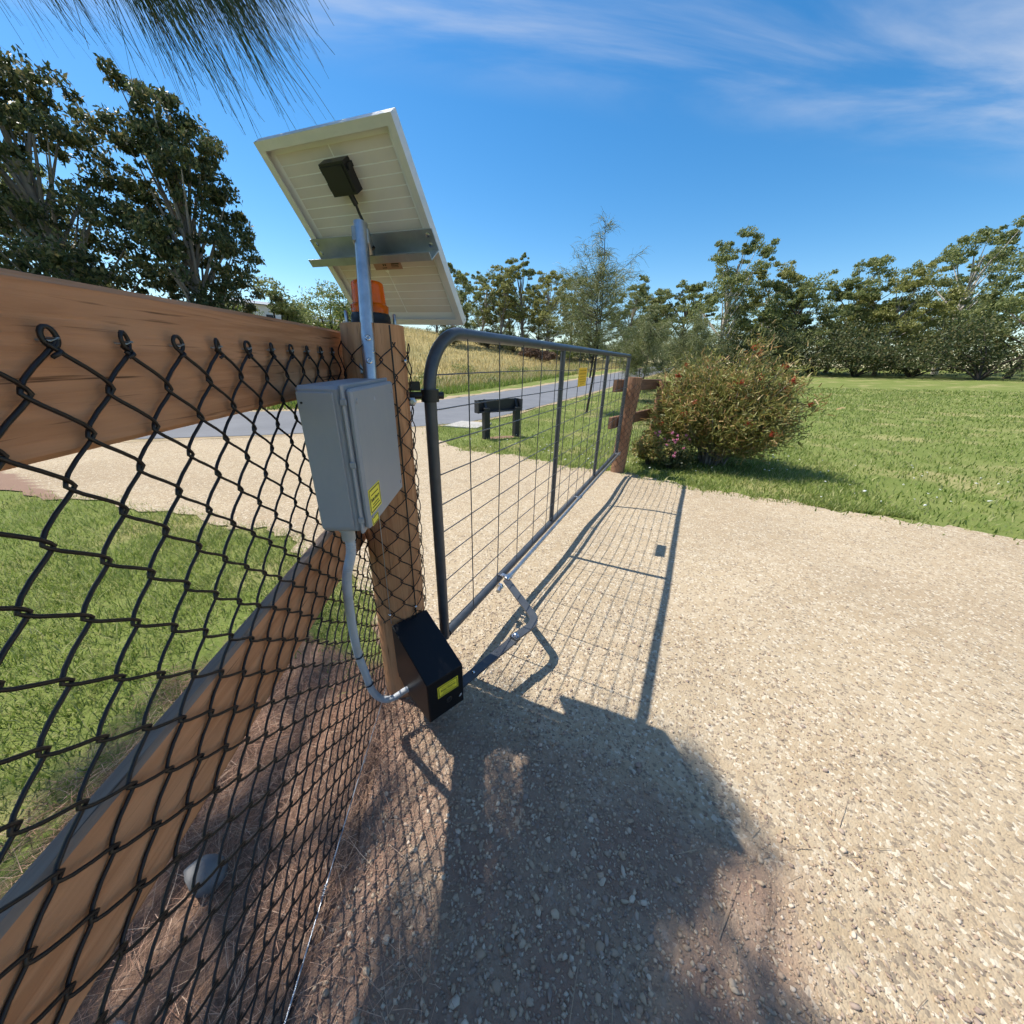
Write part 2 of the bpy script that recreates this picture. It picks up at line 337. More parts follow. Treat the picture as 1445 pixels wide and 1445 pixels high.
def ground_material():
    m = bpy.data.materials.new('ground_cover'); m.use_nodes = True; t = m.node_tree; n = t.nodes; l = t.links; b = n['Principled BSDF']
    b.inputs['Roughness'].default_value = .95; b.inputs['Specular IOR Level'].default_value = .1
    tc = n.new('ShaderNodeTexCoord')
    def noise(s, d=7, r=.6):
        x = n.new('ShaderNodeTexNoise'); x.inputs['Scale'].default_value = s; x.inputs['Detail'].default_value = d; x.inputs['Roughness'].default_value = r; l.new(tc.outputs['Object'], x.inputs['Vector']); return x.outputs['Fac']
    def mr(s, a, b_):
        q = n.new('ShaderNodeMapRange'); q.inputs['From Min'].default_value = a; q.inputs['From Max'].default_value = b_; l.new(s, q.inputs['Value']); return q.outputs[0]
    def mix(f, c1, c2):
        mx = n.new('ShaderNodeMixRGB')
        if isinstance(f, float): mx.inputs[0].default_value = f
        else: l.new(f, mx.inputs[0])
        for i, c in ((1, c1), (2, c2)):
            if isinstance(c, tuple): mx.inputs[i].default_value = (*c, 1)
            else: l.new(c, mx.inputs[i])
        return mx.outputs[0]
    def at(nm):
        a = n.new('ShaderNodeAttribute'); a.attribute_name = nm; return a.outputs['Fac']
    def edge(a, nse, k=.5):                             # break up a zone's border
        s = n.new('ShaderNodeMath'); s.operation = 'MULTIPLY_ADD'; l.new(nse, s.inputs[0]); s.inputs[1].default_value = k; l.new(a, s.inputs[2]); return mr(s.outputs[0], .5+k*.5-.12, .5+k*.5+.12)
    n1 = noise(1.3); n2 = noise(9); n3 = noise(60, 4); nb = noise(.22, 5)
    green = mix(mr(n1, .35, .7), (.125, .165, .038), (.19, .215, .065)); green = mix(mr(n3, .55, .8), green, (.28, .25, .12)); green = mix(mr(noise(.8, 5), .52, .66), green, (.30, .27, .12))
    dry = mix(mr(n1, .35, .68), (.40, .31, .135), (.30, .25, .10)); dry = mix(mr(nb, .45, .62), dry, (.24, .21, .085)); dry = mix(mr(n2, .5, .75), dry, (.44, .32, .16))
    soil = mix(mr(n2, .3, .7), (.26, .16, .11), (.16, .10, .07)); soil = mix(mr(n3, .5, .75), soil, (.34, .23, .16))
    c = mix(edge(at('dry'), n1, .9), green, dry); c = mix(edge(at('soil'), n2, .7), c, soil); l.new(c, b.inputs['Base Color'])
    bp = n.new('ShaderNodeBump'); bp.inputs['Strength'].default_value = .6; bp.inputs['Distance'].default_value = .02; l.new(n3, bp.inputs['Height']); l.new(bp.outputs[0], b.inputs['Normal'])
    return m

def gravel_material():
    m = bpy.data.materials.new('gravel_fines'); m.use_nodes = True; t = m.node_tree; n = t.nodes; l = t.links; b = n['Principled BSDF']
    b.inputs['Roughness'].default_value = .95; b.inputs['Specular IOR Level'].default_value = .1
    tc = n.new('ShaderNodeTexCoord')
    def noise(s, d=6):
        x = n.new('ShaderNodeTexNoise'); x.inputs['Scale'].default_value = s; x.inputs['Detail'].default_value = d; l.new(tc.outputs['Object'], x.inputs['Vector']); return x.outputs['Fac']
    def mr(s, a, b_):
        q = n.new('ShaderNodeMapRange'); q.inputs['From Min'].default_value = a; q.inputs['From Max'].default_value = b_; l.new(s, q.inputs['Value']); return q.outputs[0]
    def mix(f, c1, c2):
        mx = n.new('ShaderNodeMixRGB'); l.new(f, mx.inputs[0])
        for i, c in ((1, c1), (2, c2)):
            if isinstance(c, tuple): mx.inputs[i].default_value = (*c, 1)
            else: l.new(c, mx.inputs[i])
        return mx.outputs[0]
    vor = n.new('ShaderNodeTexVoronoi'); vor.inputs['Scale'].default_value = 105; l.new(tc.outputs['Object'], vor.inputs['Vector'])
    vor2 = n.new('ShaderNodeTexVoronoi'); vor2.inputs['Scale'].default_value = 210; l.new(tc.outputs['Object'], vor2.inputs['Vector'])
    sp = n.new('ShaderNodeSeparateColor'); l.new(vor.outputs['Color'], sp.inputs[0])
    c = mix(mr(noise(1.1), .3, .7), (.43, .340, .228), (.37, .285, .186)); c = mix(mr(noise(14), .42, .75), c, (.46, .378, .27)); c = mix(mr(noise(.45, 3), .50, .68), c, (.36, .278, .185))
    c = mix(mr(sp.outputs[0], .80, .92), c, (.25, .20, .145)); c = mix(mr(sp.outputs[1], .82, .95), c, (.55, .48, .37))
    a = n.new('ShaderNodeAttribute'); a.attribute_name = 'litter_shade'
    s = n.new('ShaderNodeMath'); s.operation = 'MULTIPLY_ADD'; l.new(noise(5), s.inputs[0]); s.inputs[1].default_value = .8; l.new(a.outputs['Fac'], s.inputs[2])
    c = mix(mr(s.outputs[0], .62, 1.15), c, (.26, .170, .125)); l.new(c, b.inputs['Base Color'])  # brown of the litter, also deepening the tree shade in the gravel colour
    ad = n.new('ShaderNodeMath'); ad.operation = 'ADD'; l.new(vor.outputs['Distance'], ad.inputs[0]); l.new(vor2.outputs['Distance'], ad.inputs[1])
    bp = n.new('ShaderNodeBump'); bp.invert = True; bp.inputs['Strength'].default_value = .5; bp.inputs['Distance'].default_value = .005; l.new(ad.outputs[0], bp.inputs['Height']); l.new(bp.outputs[0], b.inputs['Normal'])
    return m
M['ground'] = ground_material(); M['gravel'] = gravel_material()

u = np.linspace(-1, 1, 300); gx = .9*np.sinh(6.05*u)-.4; gy = .9*np.sinh(6.05*u)+.6
X, Y = np.meshgrid(gx, gy, indexing='ij'); me = grid_mesh('ground', X, Y, -.012)
e_ = (X-xc(Y)); fside = (X-F0[0])*FN[0]+(Y-F0[1])*FN[1]
dry = np.where(e_ < 0, sm((-e_-2.9)/2.6), 0.0); dry = np.maximum(dry, np.where(e_ > 0, sm((Y-26)/20)*sm((9-X)/8), 0))
soil = sm((-.10-Y)/.25+.5)*np.where(X < .6, 1, 0)*sm((fside+.95)/.35)
soil = np.maximum(soil, np.exp(-((X+2.57-.55*(Y-5.48))/.22)**2-((Y-5.48)/.5)**2)*.9)
attr(me, 'dry', dry.ravel()); attr(me, 'soil', soil.ravel())
tag(link('ground', me, M['ground']), kind='structure')

xs = np.concatenate([np.linspace(-10.5, -2.6, 50), np.linspace(-2.5, 3.0, 140), np.linspace(3.1, 12, 40)]); tt = np.linspace(0, 1, 90)
lo_, hi_ = ylo(xs), yhi(xs); X = np.repeat(xs[:, None], 90, 1); Y = lo_[:, None]+(hi_-lo_)[:, None]*tt[None]
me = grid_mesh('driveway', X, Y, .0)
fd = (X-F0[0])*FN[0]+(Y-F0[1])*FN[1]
attr(me, 'litter_shade', np.maximum(np.clip((.42-fd)/.4, 0, 1), .60*sm((.05-Y)/.3)*sm((1.35-X)/.3)).ravel()*np.where(Y < .1, 1, .0).ravel())  # needle litter by the fence, plus tree shade painted over the near drive
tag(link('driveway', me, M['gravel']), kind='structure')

def strip(name, m, o0, o1, dz, y0=-5.5, y1=78, n=160, jag=0.0, k=6):
    yy = np.linspace(y0, y1, n); cx = xc(yy); tx = np.gradient(cx, yy); L = np.hypot(tx, 1); nx, ny = 1/L, -tx/L
    f = np.linspace(0, 1, k); off = o0+(o1-o0)*f[None]+np.zeros((n, 1))
    if jag: off[:, 0] += jag*rng.randn(n); off[:, -1] += jag*rng.randn(n)
    X = cx[:, None]+nx[:, None]*off; Y = yy[:, None]+ny[:, None]*off
    return tag(link(name, grid_mesh(name, X, Y, dz), m), kind='structure')
strip('road', M['road'], -1.95, 1.95, .012)
strip('roadside_dirt', M['edge_dirt'], -2.45, -1.9, .004, jag=.10, k=3)
strip('roadside_dirt', M['edge_dirt'], 1.9, 2.15, .004, jag=.05, k=3)
mb = MB(); cx_, cy_ = -3.95, 6.55
mb.hexa([(cx_-.45, cy_-.5, gz(cx_, cy_)-.03), (cx_+.35, cy_-.35, gz(cx_, cy_)-.03), (cx_+.3, cy_+.5, gz(cx_, cy_)-.03), (cx_-.5, cy_+.35, gz(cx_, cy_)-.03),
         (cx_-.45, cy_-.5, gz(cx_, cy_)+.03), (cx_+.35, cy_-.35, gz(cx_, cy_)+.03), (cx_+.3, cy_+.5, gz(cx_, cy_)+.03), (cx_-.5, cy_+.35, gz(cx_, cy_)+.03)])
tag(mb.build('concrete_slab', M['concrete']), 'flat pale concrete pit cover at the edge of the road', 'slab')

# ------------------------------------------------------------------ near chain link fence and its timber
CW, HW, RW = .0378, .0425, .0021
def zig(n_half, start, bend=None, r=RW, sag=0.0):
    """one chain link wire: a flattened spiral going down; bend maps (s, n, z) to a point"""
    t = []
    for i in range(n_half): t += [i, i+.10, i+.25, i+.5, i+.75, i+.90]
    t = np.array(t+[n_half], float)
    ph = t+start; tri = 2*np.abs(((ph % 2)-1))-1; s = CW/2+(CW/2+RW*1.9)*(.56*tri+.44*np.cos(np.pi*ph)); nn = RW*1.7*np.sin(np.pi*ph); z = -(HW*t-sag*t*t)
    P = np.stack([s, nn, z], 1)
    if bend is not None: P = np.array([bend(*q) for q in P])
    return MB().tube(P, r, 6, True).mesh('wire')

fence = empty('chain_link_fence', (F0[0], F0[1], 0), (0, 0, math.atan2(FD[1], FD[0])))     # local x runs towards the viewer, local -y is... the drive side lies on +y or -y
tag(fence, 'black chain link fence with two brown timber rails in the left foreground', 'fence')
ny = 1.0 if (np.array([-FD[1], FD[0]])@FN) > 0 else -1.0
ZT = 1.152
w_e = zig(34, 0, sag=.00021); w_o = zig(34, 1, sag=.00021)
w_e.materials.append(M['wire_black']); w_o.materials.append(M['wire_black'])
kn = MB(); a = np.linspace(0, 2*np.pi, 14, endpoint=False)
kn.tube(np.stack([.0056*np.cos(a), np.zeros(14), .0088*np.sin(a)+.007], 1), RW*1.05, 6, closed=True)
kn.tube(np.stack([.0035*np.cos(np.linspace(0, 7, 12)), .0035*np.sin(np.linspace(0, 7, 12)), np.linspace(-.010, .004, 12)], 1), RW, 5)
kn = kn.mesh('knuckle'); kn.materials.append(M['wire_black'])
s0 = -.215
for k in range(82):
    link('wire', w_e if k % 2 == 0 else w_o, None, fence, (s0+k*CW, 0, ZT-.004*math.sin(k*.9)))
    if k % 2 == 0: link('knuckle', kn, None, fence, (s0+(k+1)*CW, 0, ZT), (0, 0, .25*math.sin(k*1.7)))
mb = MB(); ss = np.linspace(-.24, 3.0, 60)
mb.tube(np.stack([ss, np.full(60, ny*.006), gz(F0[0]+FD[0]*ss, F0[1]+FD[1]*ss)+.022+.004*np.sin(ss*9)], 1), .0017, 6); mb.build('line_wire', M['galv'], fence)
for sy in (.10, .42, .78, 1.2): # twisted wire ends tying the line wire
    q = []
    for i in range(22): q.append((sy+i*.0011, ny*.006+.004*math.cos(i*1.1), float(gz(F0[0]+FD[0]*sy, F0[1]+FD[1]*sy))+.022+.004*math.sin(i*1.1)))
    MB().tube(q, .0010, 5).build('wire_tie', M['galv'], fence)
def rail(z0, z1, s_a, s_b, th, back, top=False):
    n = 24; ss = np.linspace(s_a, s_b, n); mb = MB(); b = .006
    prof = [(-th/2+b, z0), (th/2-b, z0), (th/2, z0+b), (th/2, z1-b), (th/2-b, z1), (-th/2+b, z1), (-th/2, z1-b), (-th/2, z0+b)]
    vs_ = []
    for i, s in enumerate(ss):
        dy = .002*math.sin(4*s+z0*9); dzz = .003*math.sin(3*s+2)
        vs_ += [(s, -ny*back+p[0]+dy, p[1]+dzz) for p in prof]
    fs = []
    for i in range(n-1):
        for k in range(8): fs.append((i*8+k, i*8+(k+1) % 8, (i+1)*8+(k+1) % 8, (i+1)*8+k))
    mb.add(vs_, fs); mb.add(vs_[:8], [tuple(range(8))[::-1]]); mb.add(vs_[-8:], [tuple(range(8))])
    o = mb.build('rail', M['rail_wood'], fence); o.data.materials.append(M['rail_top'])
    for p in o.data.polygons:
        if p.normal.z > .6: p.material_index = 1 if top else 0
    return o
rail(1.055, 1.212, -.30, 3.0, .045, .030); rail(.560, .715, -.26, 3.0, .028, .022, True)
for k in range(0, 80, 2):                               # staples holding the mesh to the top rail
    sx_ = s0+(k+1)*CW
    mb = MB(); mb.tube([(sx_-.004, -ny*.008, ZT+.006), (sx_-.004, ny*.004, ZT+.006), (sx_+.004, ny*.004, ZT+.004), (sx_+.004, -ny*.008, ZT+.004)], .0011, 5); mb.build('staple', M['galv_dull'], fence)

# ------------------------------------------------------------------ near gate post
PB = np.array([-.113, -.118, float(gz(-.113, -.118))-.10]); PT = np.array([-.100, -.100, 1.228]); PR = .085
post = empty('gate_post', (PB[0], PB[1], 0)); tag(post, 'round brown timber gate post wrapped in black mesh carrying the amber beacon', 'post')
zz = np.linspace(PB[2], PT[2], 22); an = np.linspace(0, 2*np.pi, 40, endpoint=False); vs_ = []
for i, z in enumerate(zz):
    f = (z-PB[2])/(PT[2]-PB[2]); c = PB+(PT-PB)*f
    rr = PR*(1-.02*f)*(1+.012*np.sin(3*an+z*1.5)+.008*np.sin(7*an+z*4))
    if i == len(zz)-1: rr = rr*.975
    for a_, r_ in zip(an, rr): vs_.append((c[0]-PB[0]+r_*math.cos(a_), c[1]-PB[1]+r_*math.sin(a_), z-(.006 if i == len(zz)-2 else 0)))
fs = [(i*40+k, i*40+(k+1) % 40, (i+1)*40+(k+1) % 40, (i+1)*40+k) for i in range(21) for k in range(40)]
mb = MB(); mb.add(vs_, fs, True); mb.add(vs_[-40:], [tuple(range(40))]); mb.build('timber', M['post_wood'], post)
def pc(z): f = (z-PB[2])/(PT[2]-PB[2]); return (PB+(PT-PB)*f)[:2]
wrap = empty('mesh_wrap'); wrap.parent = post
R_ = PR+.006
def wrapbend(phi0):
    def f(s, n_, z):
        c = pc(1.185+z)-PB[:2]; a_ = phi0+s/R_; return (c[0]+(R_+n_*1.2)*math.cos(a_), c[1]+(R_+n_*1.2)*math.sin(a_), 1.185+z)
    return f
face = math.atan2(CAM[1]-PB[1], CAM[0]-PB[0])            # the side of the post that faces the drive
for k in range(-4, 7):
    n_h = 21 if k < 4 else 24
    me_ = zig(n_h, k % 2, wrapbend(face+.12+k*CW/R_), r=.0016); link('wire', me_, M['wire_black'], wrap)
for z_, a_ in ((.30, face+.05), (.345, face+.55), (.335, face-.42), (1.16, face-.1), (1.14, face+.9)):
    c = pc(z_)-PB[:2]; d = np.array([math.cos(a_), math.sin(a_), 0]); t_ = np.array([-d[1], d[0], 0])
    MB().lathe([(.002, -.01), (.002, .008), (.0055, .008), (.0055, .011), (.001, .013)], (c[0]+d[0]*PR, c[1]+d[1]*PR, z_), (t_, (0, 0, 1), d), 10).build('nail', M['steel'], post)
q = []
for z_ in np.linspace(1.225, .25, 30):
    a_ = face+.42+.12*math.sin((1.225-z_)*1.6); c = pc(z_)-PB[:2]; q.append((c[0]+(PR+.009)*math.cos(a_), c[1]+(PR+.009)*math.sin(a_), z_))
MB().tube(q, .0022, 6).build('cable', M['black_plastic'], post)
q = []
for z_ in np.linspace(.72, .30, 10):
    a_ = face-.40; c = pc(z_)-PB[:2]; q.append((c[0]+(PR+.010)*math.cos(a_), c[1]+(PR+.010)*math.sin(a_), z_))
MB().tube(q, .0014, 6).build('tie_wire', M['galv'], post)

# ------------------------------------------------------------------ amber beacon on the post
bc = np.array([-.107, -.096, 1.228]); beacon = empty('beacon', tuple(bc)); tag(beacon, 'orange amber warning beacon with black base on top of the post', 'beacon')
MB().lathe([(.056, 0), (.056, .004), (.051, .006), (.050, .022), (.047, .028), (.044, .030)], n=32).build('base', M['black_plastic'], beacon)
lens = [(.047, .028), (.048, .046), (.044, .048)]
for i in range(11): lens += [(.0425-.0002*i, .050+i*.0042), (.0412-.0002*i, .0521+i*.0042)]
lens += [(.039, .098), (.034, .1015), (.020, .103), (.002, .1035)]
MB().lathe(lens, n=40).build('lens', M['amber'], beacon)
MB().lathe([(.012, .03), (.012, .045), (.016, .047), (.016, .075), (.004, .08)], n=16).build('lamp', M['white'], beacon)
for a_ in (face-1.45, face+1.7):
    d = np.array([math.cos(a_), math.sin(a_)])
    e = MB(); e.box((d[0]*.060, d[1]*.060, .003), (.026, .020, .004), ((d[0], d[1], 0), (-d[1], d[0], 0), (0, 0, 1)), .0015); fo = e.build('foot', M['galv'], beacon)
    MB().lathe([(.0045, .005), (.0045, .030), (.001, .032)], (d[0]*.062, d[1]*.062, 0), n=10).build('stud', M['galv'], fo)

# ------------------------------------------------------------------ solar panel
PW = nrm((-.9973, -.0717, .0153)); PV = nrm((-.0514, .6248, -.7791)); PN = nrm(np.cross(PV, PW))   # across, down the slope, out of the back
if PN@(CAM-np.array([0, 0, 1.4])) < 0: PN = -PN
A0 = np.array([.081, -.172, 1.591]); WID, LEN, THK = .386, .447, .022
panel = empty('solar_panel', (float(bc[0]), float(bc[1]), 1.1)); tag(panel, 'tilted solar panel seen from behind on a galvanised pole above the post', 'solar panel')
po = np.array(panel.location)
def pp(u_, v_, n_=0.0): return A0+PW*u_+PV*v_+PN*n_-po
def pbox(mb, u0, u1, v0, v1, n0, n1):
    q = [pp(u0, v0, n0), pp(u1, v0, n0), pp(u1, v1, n0), pp(u0, v1, n0), pp(u0, v0, n1), pp(u1, v0, n1), pp(u1, v1, n1), pp(u0, v1, n1)]; return mb.hexa(q)
mb = MB()
for a_ in ((0, .0025, 0, LEN), (WID-.0025, WID, 0, LEN)): pbox(mb, a_[0], a_[1], a_[2], a_[3], -THK, 0)
pbox(mb, .0025, WID-.0025, 0, .0025, -THK, 0); pbox(mb, .0025, WID-.0025, LEN-.0025, LEN, -THK, 0)
FL = .018                                                # inner flange of the frame
pbox(mb, .0025, FL, .0025, LEN-.0025, -.0018, -.0001); pbox(mb, WID-FL, WID-.0025, .0025, LEN-.0025, -.0018, -.0001)
pbox(mb, FL, WID-FL, .0025, FL, -.0018, -.0001); pbox(mb, FL, WID-FL, LEN-FL, LEN-.0025, -.0018, -.0001)
mb.build('frame', M['alu'], panel)
mb = MB(); pbox(mb, .003, WID-.003, .003, LEN-.003, -THK+.005, -THK+.0075); bs = mb.build('backsheet', M['backsheet'], panel)
mb = MB(); pbox(mb, .003, WID-.003, .003, LEN-.003, -THK+.001, -THK+.0045); mb.build('glass', M['pv_glass'], panel)
rows = 18; v0_, v1_ = .030, LEN-.030; pitch_ = (v1_-v0_)/rows
for c_i in range(2):
    for r_i in range(rows):
        ua = .032+c_i*(.164); vb = v0_+r_i*pitch_
        mb = MB(); pbox(mb, ua, ua+.1605, vb, vb+pitch_-.0022, -THK+.0075, -THK+.0079); mb.build('cell', M['cell'], bs)
for v_ in (LEN-.030, .026):
    mb = MB(); q = [pp(.178, v_-.006, -THK+.0082), pp(.208, v_, -THK+.0082), pp(.178+.015, v_+.004, -THK+.0082)]
jb = MB(); ju, jv = .155, .052
pbox(jb, ju, ju+.070, jv, jv+.060, -THK+.008, .012); pbox(jb, ju-.004, ju, jv+.008, jv+.018, -THK+.008, .006); pbox(jb, ju+.070, ju+.075, jv+.006, jv+.020, -THK+.008, .008); pbox(jb, ju+.070, ju+.075, jv+.036, jv+.050, -THK+.008, .008); pbox(jb, ju+.006, ju+.064, jv+.006, jv+.054, .012, .014)
jbo = jb.build('junction_box', M['black_plastic'], panel)
q = [pp(ju+.028, jv+.060, .002), pp(ju+.026, jv+.075, .003), pp(ju+.025, jv+.082, .003)]; MB().tube(q, .0065, 10).build('cable_gland', M['black_plastic'], jbo)
t_ = np.linspace(0, 1, 16)
q = [pp(ju+.025-.012*s+.004*math.sin(6*s), jv+.080+.075*s, .003+.034*s*s) for s in t_]
q += [pp(ju+.010, jv+.158, .044), pp(ju+.004, jv+.160, .046), pp(ju-.004, jv+.155, .043)]
MB().tube(q, .0034, 8).build('cable', M['black_plastic'], jbo)
# folded bracket: one leg on the frame, one leg standing off it
bv = .196
br = MB(); pbox(br, -.004, WID+.004, bv, bv+.046, .0005, .0030); pbox(br, -.004, WID+.004, bv+.046, bv+.0485, .0005, .046); pbox(br, -.004, WID+.004, bv+.030, bv+.046, .0435, .046)
bro = br.build('bracket', M['galv_dull'], panel)
for (u_, v_) in ((.012, bv+.012), (.012, bv+.034), (WID-.012, bv+.012), (WID-.012, bv+.034)):
    c = pp(u_, v_, .003); MB().lathe([(.006, 0), (.006, .0012), (.0045, .0012), (.0045, .004), (.001, .0042)], c, (PW, PV, PN), 6, False).build('bolt', M['steel'], bro)
mb = MB(); pbox(mb,   .139, .232, .269, .290, -THK+.0080, -THK+.0083); lb = mb.build('label', M['label_red'], panel)
for (u0, u1, v0, v1) in ((.146, .172, .274, .2775), (.150, .174, .2795, .281), (.150, .174, .283, .2842), (.190, .194, .275, .280), (.197, .201, .275, .280), (.190, .206, .284, .286)):
    mb = MB(); pbox(mb, u0, u1, v0, v1, -THK+.0083, -THK+.0086); mb.build('print', M['ink'], lb)
# ribbon joining the two strings of cells, with its solder tabs
mb = MB(); pbox(mb, .1935, .1952, .292, LEN-.028, -THK+.0079, -THK+.0083); rb = mb.build('ribbon', M['backsheet'], bs)
for v_, s_ in ((.292, 1), (LEN-.028, -1)):
    mb = MB(); mb.prism([(.187, v_), (.202, v_), (.1952, v_+s_*.008), (.1935, v_+s_*.008)], -THK+.0079, -THK+.0084, A0-po, (PW, PV, PN)); mb.build('solder_tab', M['backsheet'], rb)
ptop = np.array([-.091, -.112, 1.437]); pbot = np.array([-.043, -.186, 1.092])
ptop = ptop+nrm(ptop-pbot)*.012
mb = MB(); d = nrm(ptop-pbot); mb.tube([pbot-po, (pbot+ptop)/2-po, ptop-po], .0165, 20); pole = mb.build('pole', M['galv'], panel)
tocam = nrm(CAM-pbot); side = nrm(np.cross(d, tocam)); fr = nrm(np.cross(side, d))
for k in (.045, .10):
    c = pbot+d*k+fr*.0145-po; MB().lathe([(.0075, 0), (.0075, .003), (.005, .0042), (.0035, .0042), (.0033, .001)], c, (side, d, fr), 14).build('bolt', M['steel'], pole)
mb = MB(); mb.box(pbot+d*.075-fr*.022-po, (.05, .11, .008), (side, d, fr), .002); mb.build('mount_plate', M['galv_dull'], pole)
# clamp tying the pole to the standing leg of the bracket
cb = pp(.193, bv+.026, .03); MB().box((ptop-d*.03-po+cb)/2, (.040, .034, float(np.linalg.norm(ptop-d*.03-po-cb))+.02), (side, d, nrm(ptop-d*.03-po-cb)), .002).build('clamp', M['galv_dull'], bro)

# ------------------------------------------------------------------ grey control box on the fence
bxn = FN                                                 # lid faces the drive
bw = -FD                                                 # along the fence, away from the viewer
corner = np.array([.058, -.470]); box = empty('control_box', (corner[0], corner[1], .80)); tag(box, 'grey plastic control box with yellow stickers fixed to the chain link fence', 'control box')
box.rotation_euler = (0, 0, math.atan2(bxn[1], bxn[0])-.05)  # local x: out of the fence, local y: away from the viewer
DB, WB, HB = .082, .285, .298
MB().box((DB/2, WB/2, HB/2), (DB, WB, HB), bev=.006).build('body', M['box_grey'], box)
lid = MB(); lid.box((DB+.0035, WB/2, HB/2), (.007, WB+.006, HB+.006), bev=.0025); lid.box((DB+.014, WB/2, HB/2), (.0145, WB-.010, HB-.010), bev=.005); lid = lid.build('lid', M['box_grey'], box)
MB().box((DB*.45, -.002, HB/2), (DB*.82, .0035, HB*.93), bev=.0015).build('side_panel', M['box_grey'], box)
for zz_ in (.03, .150, .27): MB().box((DB+.006, -.0045, zz_), (.012, .003, .012), bev=.001).build('latch', M['box_grey'], box)
for zz_, yy_ in ((.03, .022), (.27, .022), (.03, WB-.022), (.27, WB-.022)): MB().lathe([(.005, 0), (.005, .0012), (.003, .0016), (.001, .0010)], (DB+.0213, yy_, zz_), ((0, 1, 0), (0, 0, 1), (1, 0, 0)), 10).build('screw', M['box_grey'], lid)
MB().lathe([(.002, 0), (.002, .002), (.001, .0022)], (.012, -.004, HB-.03), ((1, 0, 0), (0, 0, 1), (0, -1, 0)), 8).build('vent_hole', M['ink'], box)

def text_mesh(body, size, bold=False):
    cu = bpy.data.curves.new('text', 'FONT'); cu.body = body; cu.size = size; cu.align_x = 'CENTER'; cu.align_y = 'CENTER'; cu.resolution_u = 2
    if bold: cu.offset = size*.035
    ob = bpy.data.objects.new('text', cu); C.objects.link(ob); dg = bpy.context.evaluated_depsgraph_get(); me_ = bpy.data.meshes.new_from_object(ob.evaluated_get(dg)); bpy.data.objects.remove(ob); bpy.data.curves.remove(cu); return me_
def sticker(parent, org, ax, w_, h_, big=True):
    """yellow maker's label with black border and lettering; ax = right, up, out"""
    ax = [nrm(a_) for a_ in ax]; Mx = Matrix(((ax[0][0], ax[1][0], ax[2][0], org[0]), (ax[0][1], ax[1][1], ax[2][1], org[1]), (ax[0][2], ax[1][2], ax[2][2], org[2]), (0, 0, 0, 1)))
    b_ = MB().box((0, 0, .0003), (w_, h_, .0006)); o = b_.build('label', M['yellow'], parent); o.matrix_local = Mx
    m_ = w_*.055; bt = w_*.030; fr_ = MB()
    for (cx0, cy0, sx0, sy0) in ((0, h_/2-m_, w_-2*m_, bt), (0, -h_/2+m_, w_-2*m_, bt), (-w_/2+m_, 0, bt, h_-2*m_-bt*1.01), (w_/2-m_, 0, bt, h_-2*m_-bt*1.01)): fr_.box((cx0, cy0, .00085), (sx0, sy0, .0005))
    fr_.build('border', M['ink'], o)
    if big:
        me_ = text_mesh('Solar Energy', w_*.142, True); t_o = link('lettering', me_, M['ink'], o, (0, h_*.02, .0009))
        for yy_, l_ in ((h_*.22, .62), (-h_*.17, .50), (-h_*.28, .66)):
            tb = MB(); xx = -l_*w_/2
            while xx < l_*w_/2:
                ln = w_*(.012+.02*rng.rand()); tb.box((xx+ln/2, yy_, .0009), (ln, h_*.035, .0004)); xx += ln+w_*.012
            tb.build('fine_print', M['ink'], o)
    return o
sticker(box, (DB+.0214, .050, .062), ((0, 1, 0), (0, 0, 1), (1, 0, 0)), .075, .056)
sticker(box, (DB+.0214, .036, .017), ((0, 1, 0), (0, 0, 1), (1, 0, 0)), .042, .018, False)
MB().prism([(0, 0), (.012, 0), (.006, .010)], 0, .0006, (DB+.0214, .12, .262), ((0, 1, 0), (0, 0, 1), (1, 0, 0))).build('mark', M['conduit'], box)

# ------------------------------------------------------------------ conduit from the control box to the opener
def bl(lx, ly, lz):
    a_ = box.rotation_euler[2]; return np.array([corner[0]+lx*math.cos(a_)-ly*math.sin(a_), corner[1]+lx*math.sin(a_)+ly*math.cos(a_), .80+lz])
ctl = [bl(.042, .026, .0), bl(.042, .026, -.06), (.062, -.436, .660), (.022, -.415, .520), (-.014, -.388, .360), (-.033, -.361, .240), (-.042, -.343, .150), (-.040, -.322, .094), (-.027, -.305, .072), (-.012, -.281, .066), (.003, -.248, .070), (.030, -.222, .085)]
def spline(P, n=120):
    P = np.array(P, float); d_ = np.r_[0, np.cumsum(np.linalg.norm(np.diff(P, axis=0), axis=1))]
    # Catmull-Rom
    out = []; T = np.linspace(0, d_[-1], n)
    Pe = np.vstack([2*P[0]-P[1], P, 2*P[-1]-P[-2]])
    for t in T:
        i = min(max(np.searchsorted(d_, t, side='right')-1, 0), len(P)-2); f = (t-d_[i])/(d_[i+1]-d_[i]); p0, p1, p2, p3 = Pe[i:i+4]
        out.append(.5*((2*p1)+(-p0+p2)*f+(2*p0-5*p1+4*p2-p3)*f*f+(-p0+3*p1-3*p2+p3)*f**3))
    return np.array(out)
cq = spline(ctl); conduit = empty('conduit', tuple(cq[-1])); tag(conduit, 'grey flexible conduit hanging from the control box to the black opener', 'conduit')
co = cq[-1]
cr_ = []; cp_ = []
fine = spline(ctl, 620)
for i, q_ in enumerate(fine): cp_.append(q_-co); cr_.append(.0112 if i % 4 < 2 else .0101)
MB().tube(cp_, cr_, 12).build('pipe', M['conduit'], conduit)
MB().lathe([(.018, 0), (.018, -.006), (.0145, -.008), (.0145, -.030), (.012, -.032)], cq[0]-co, n=16).build('gland', M['conduit'], conduit)
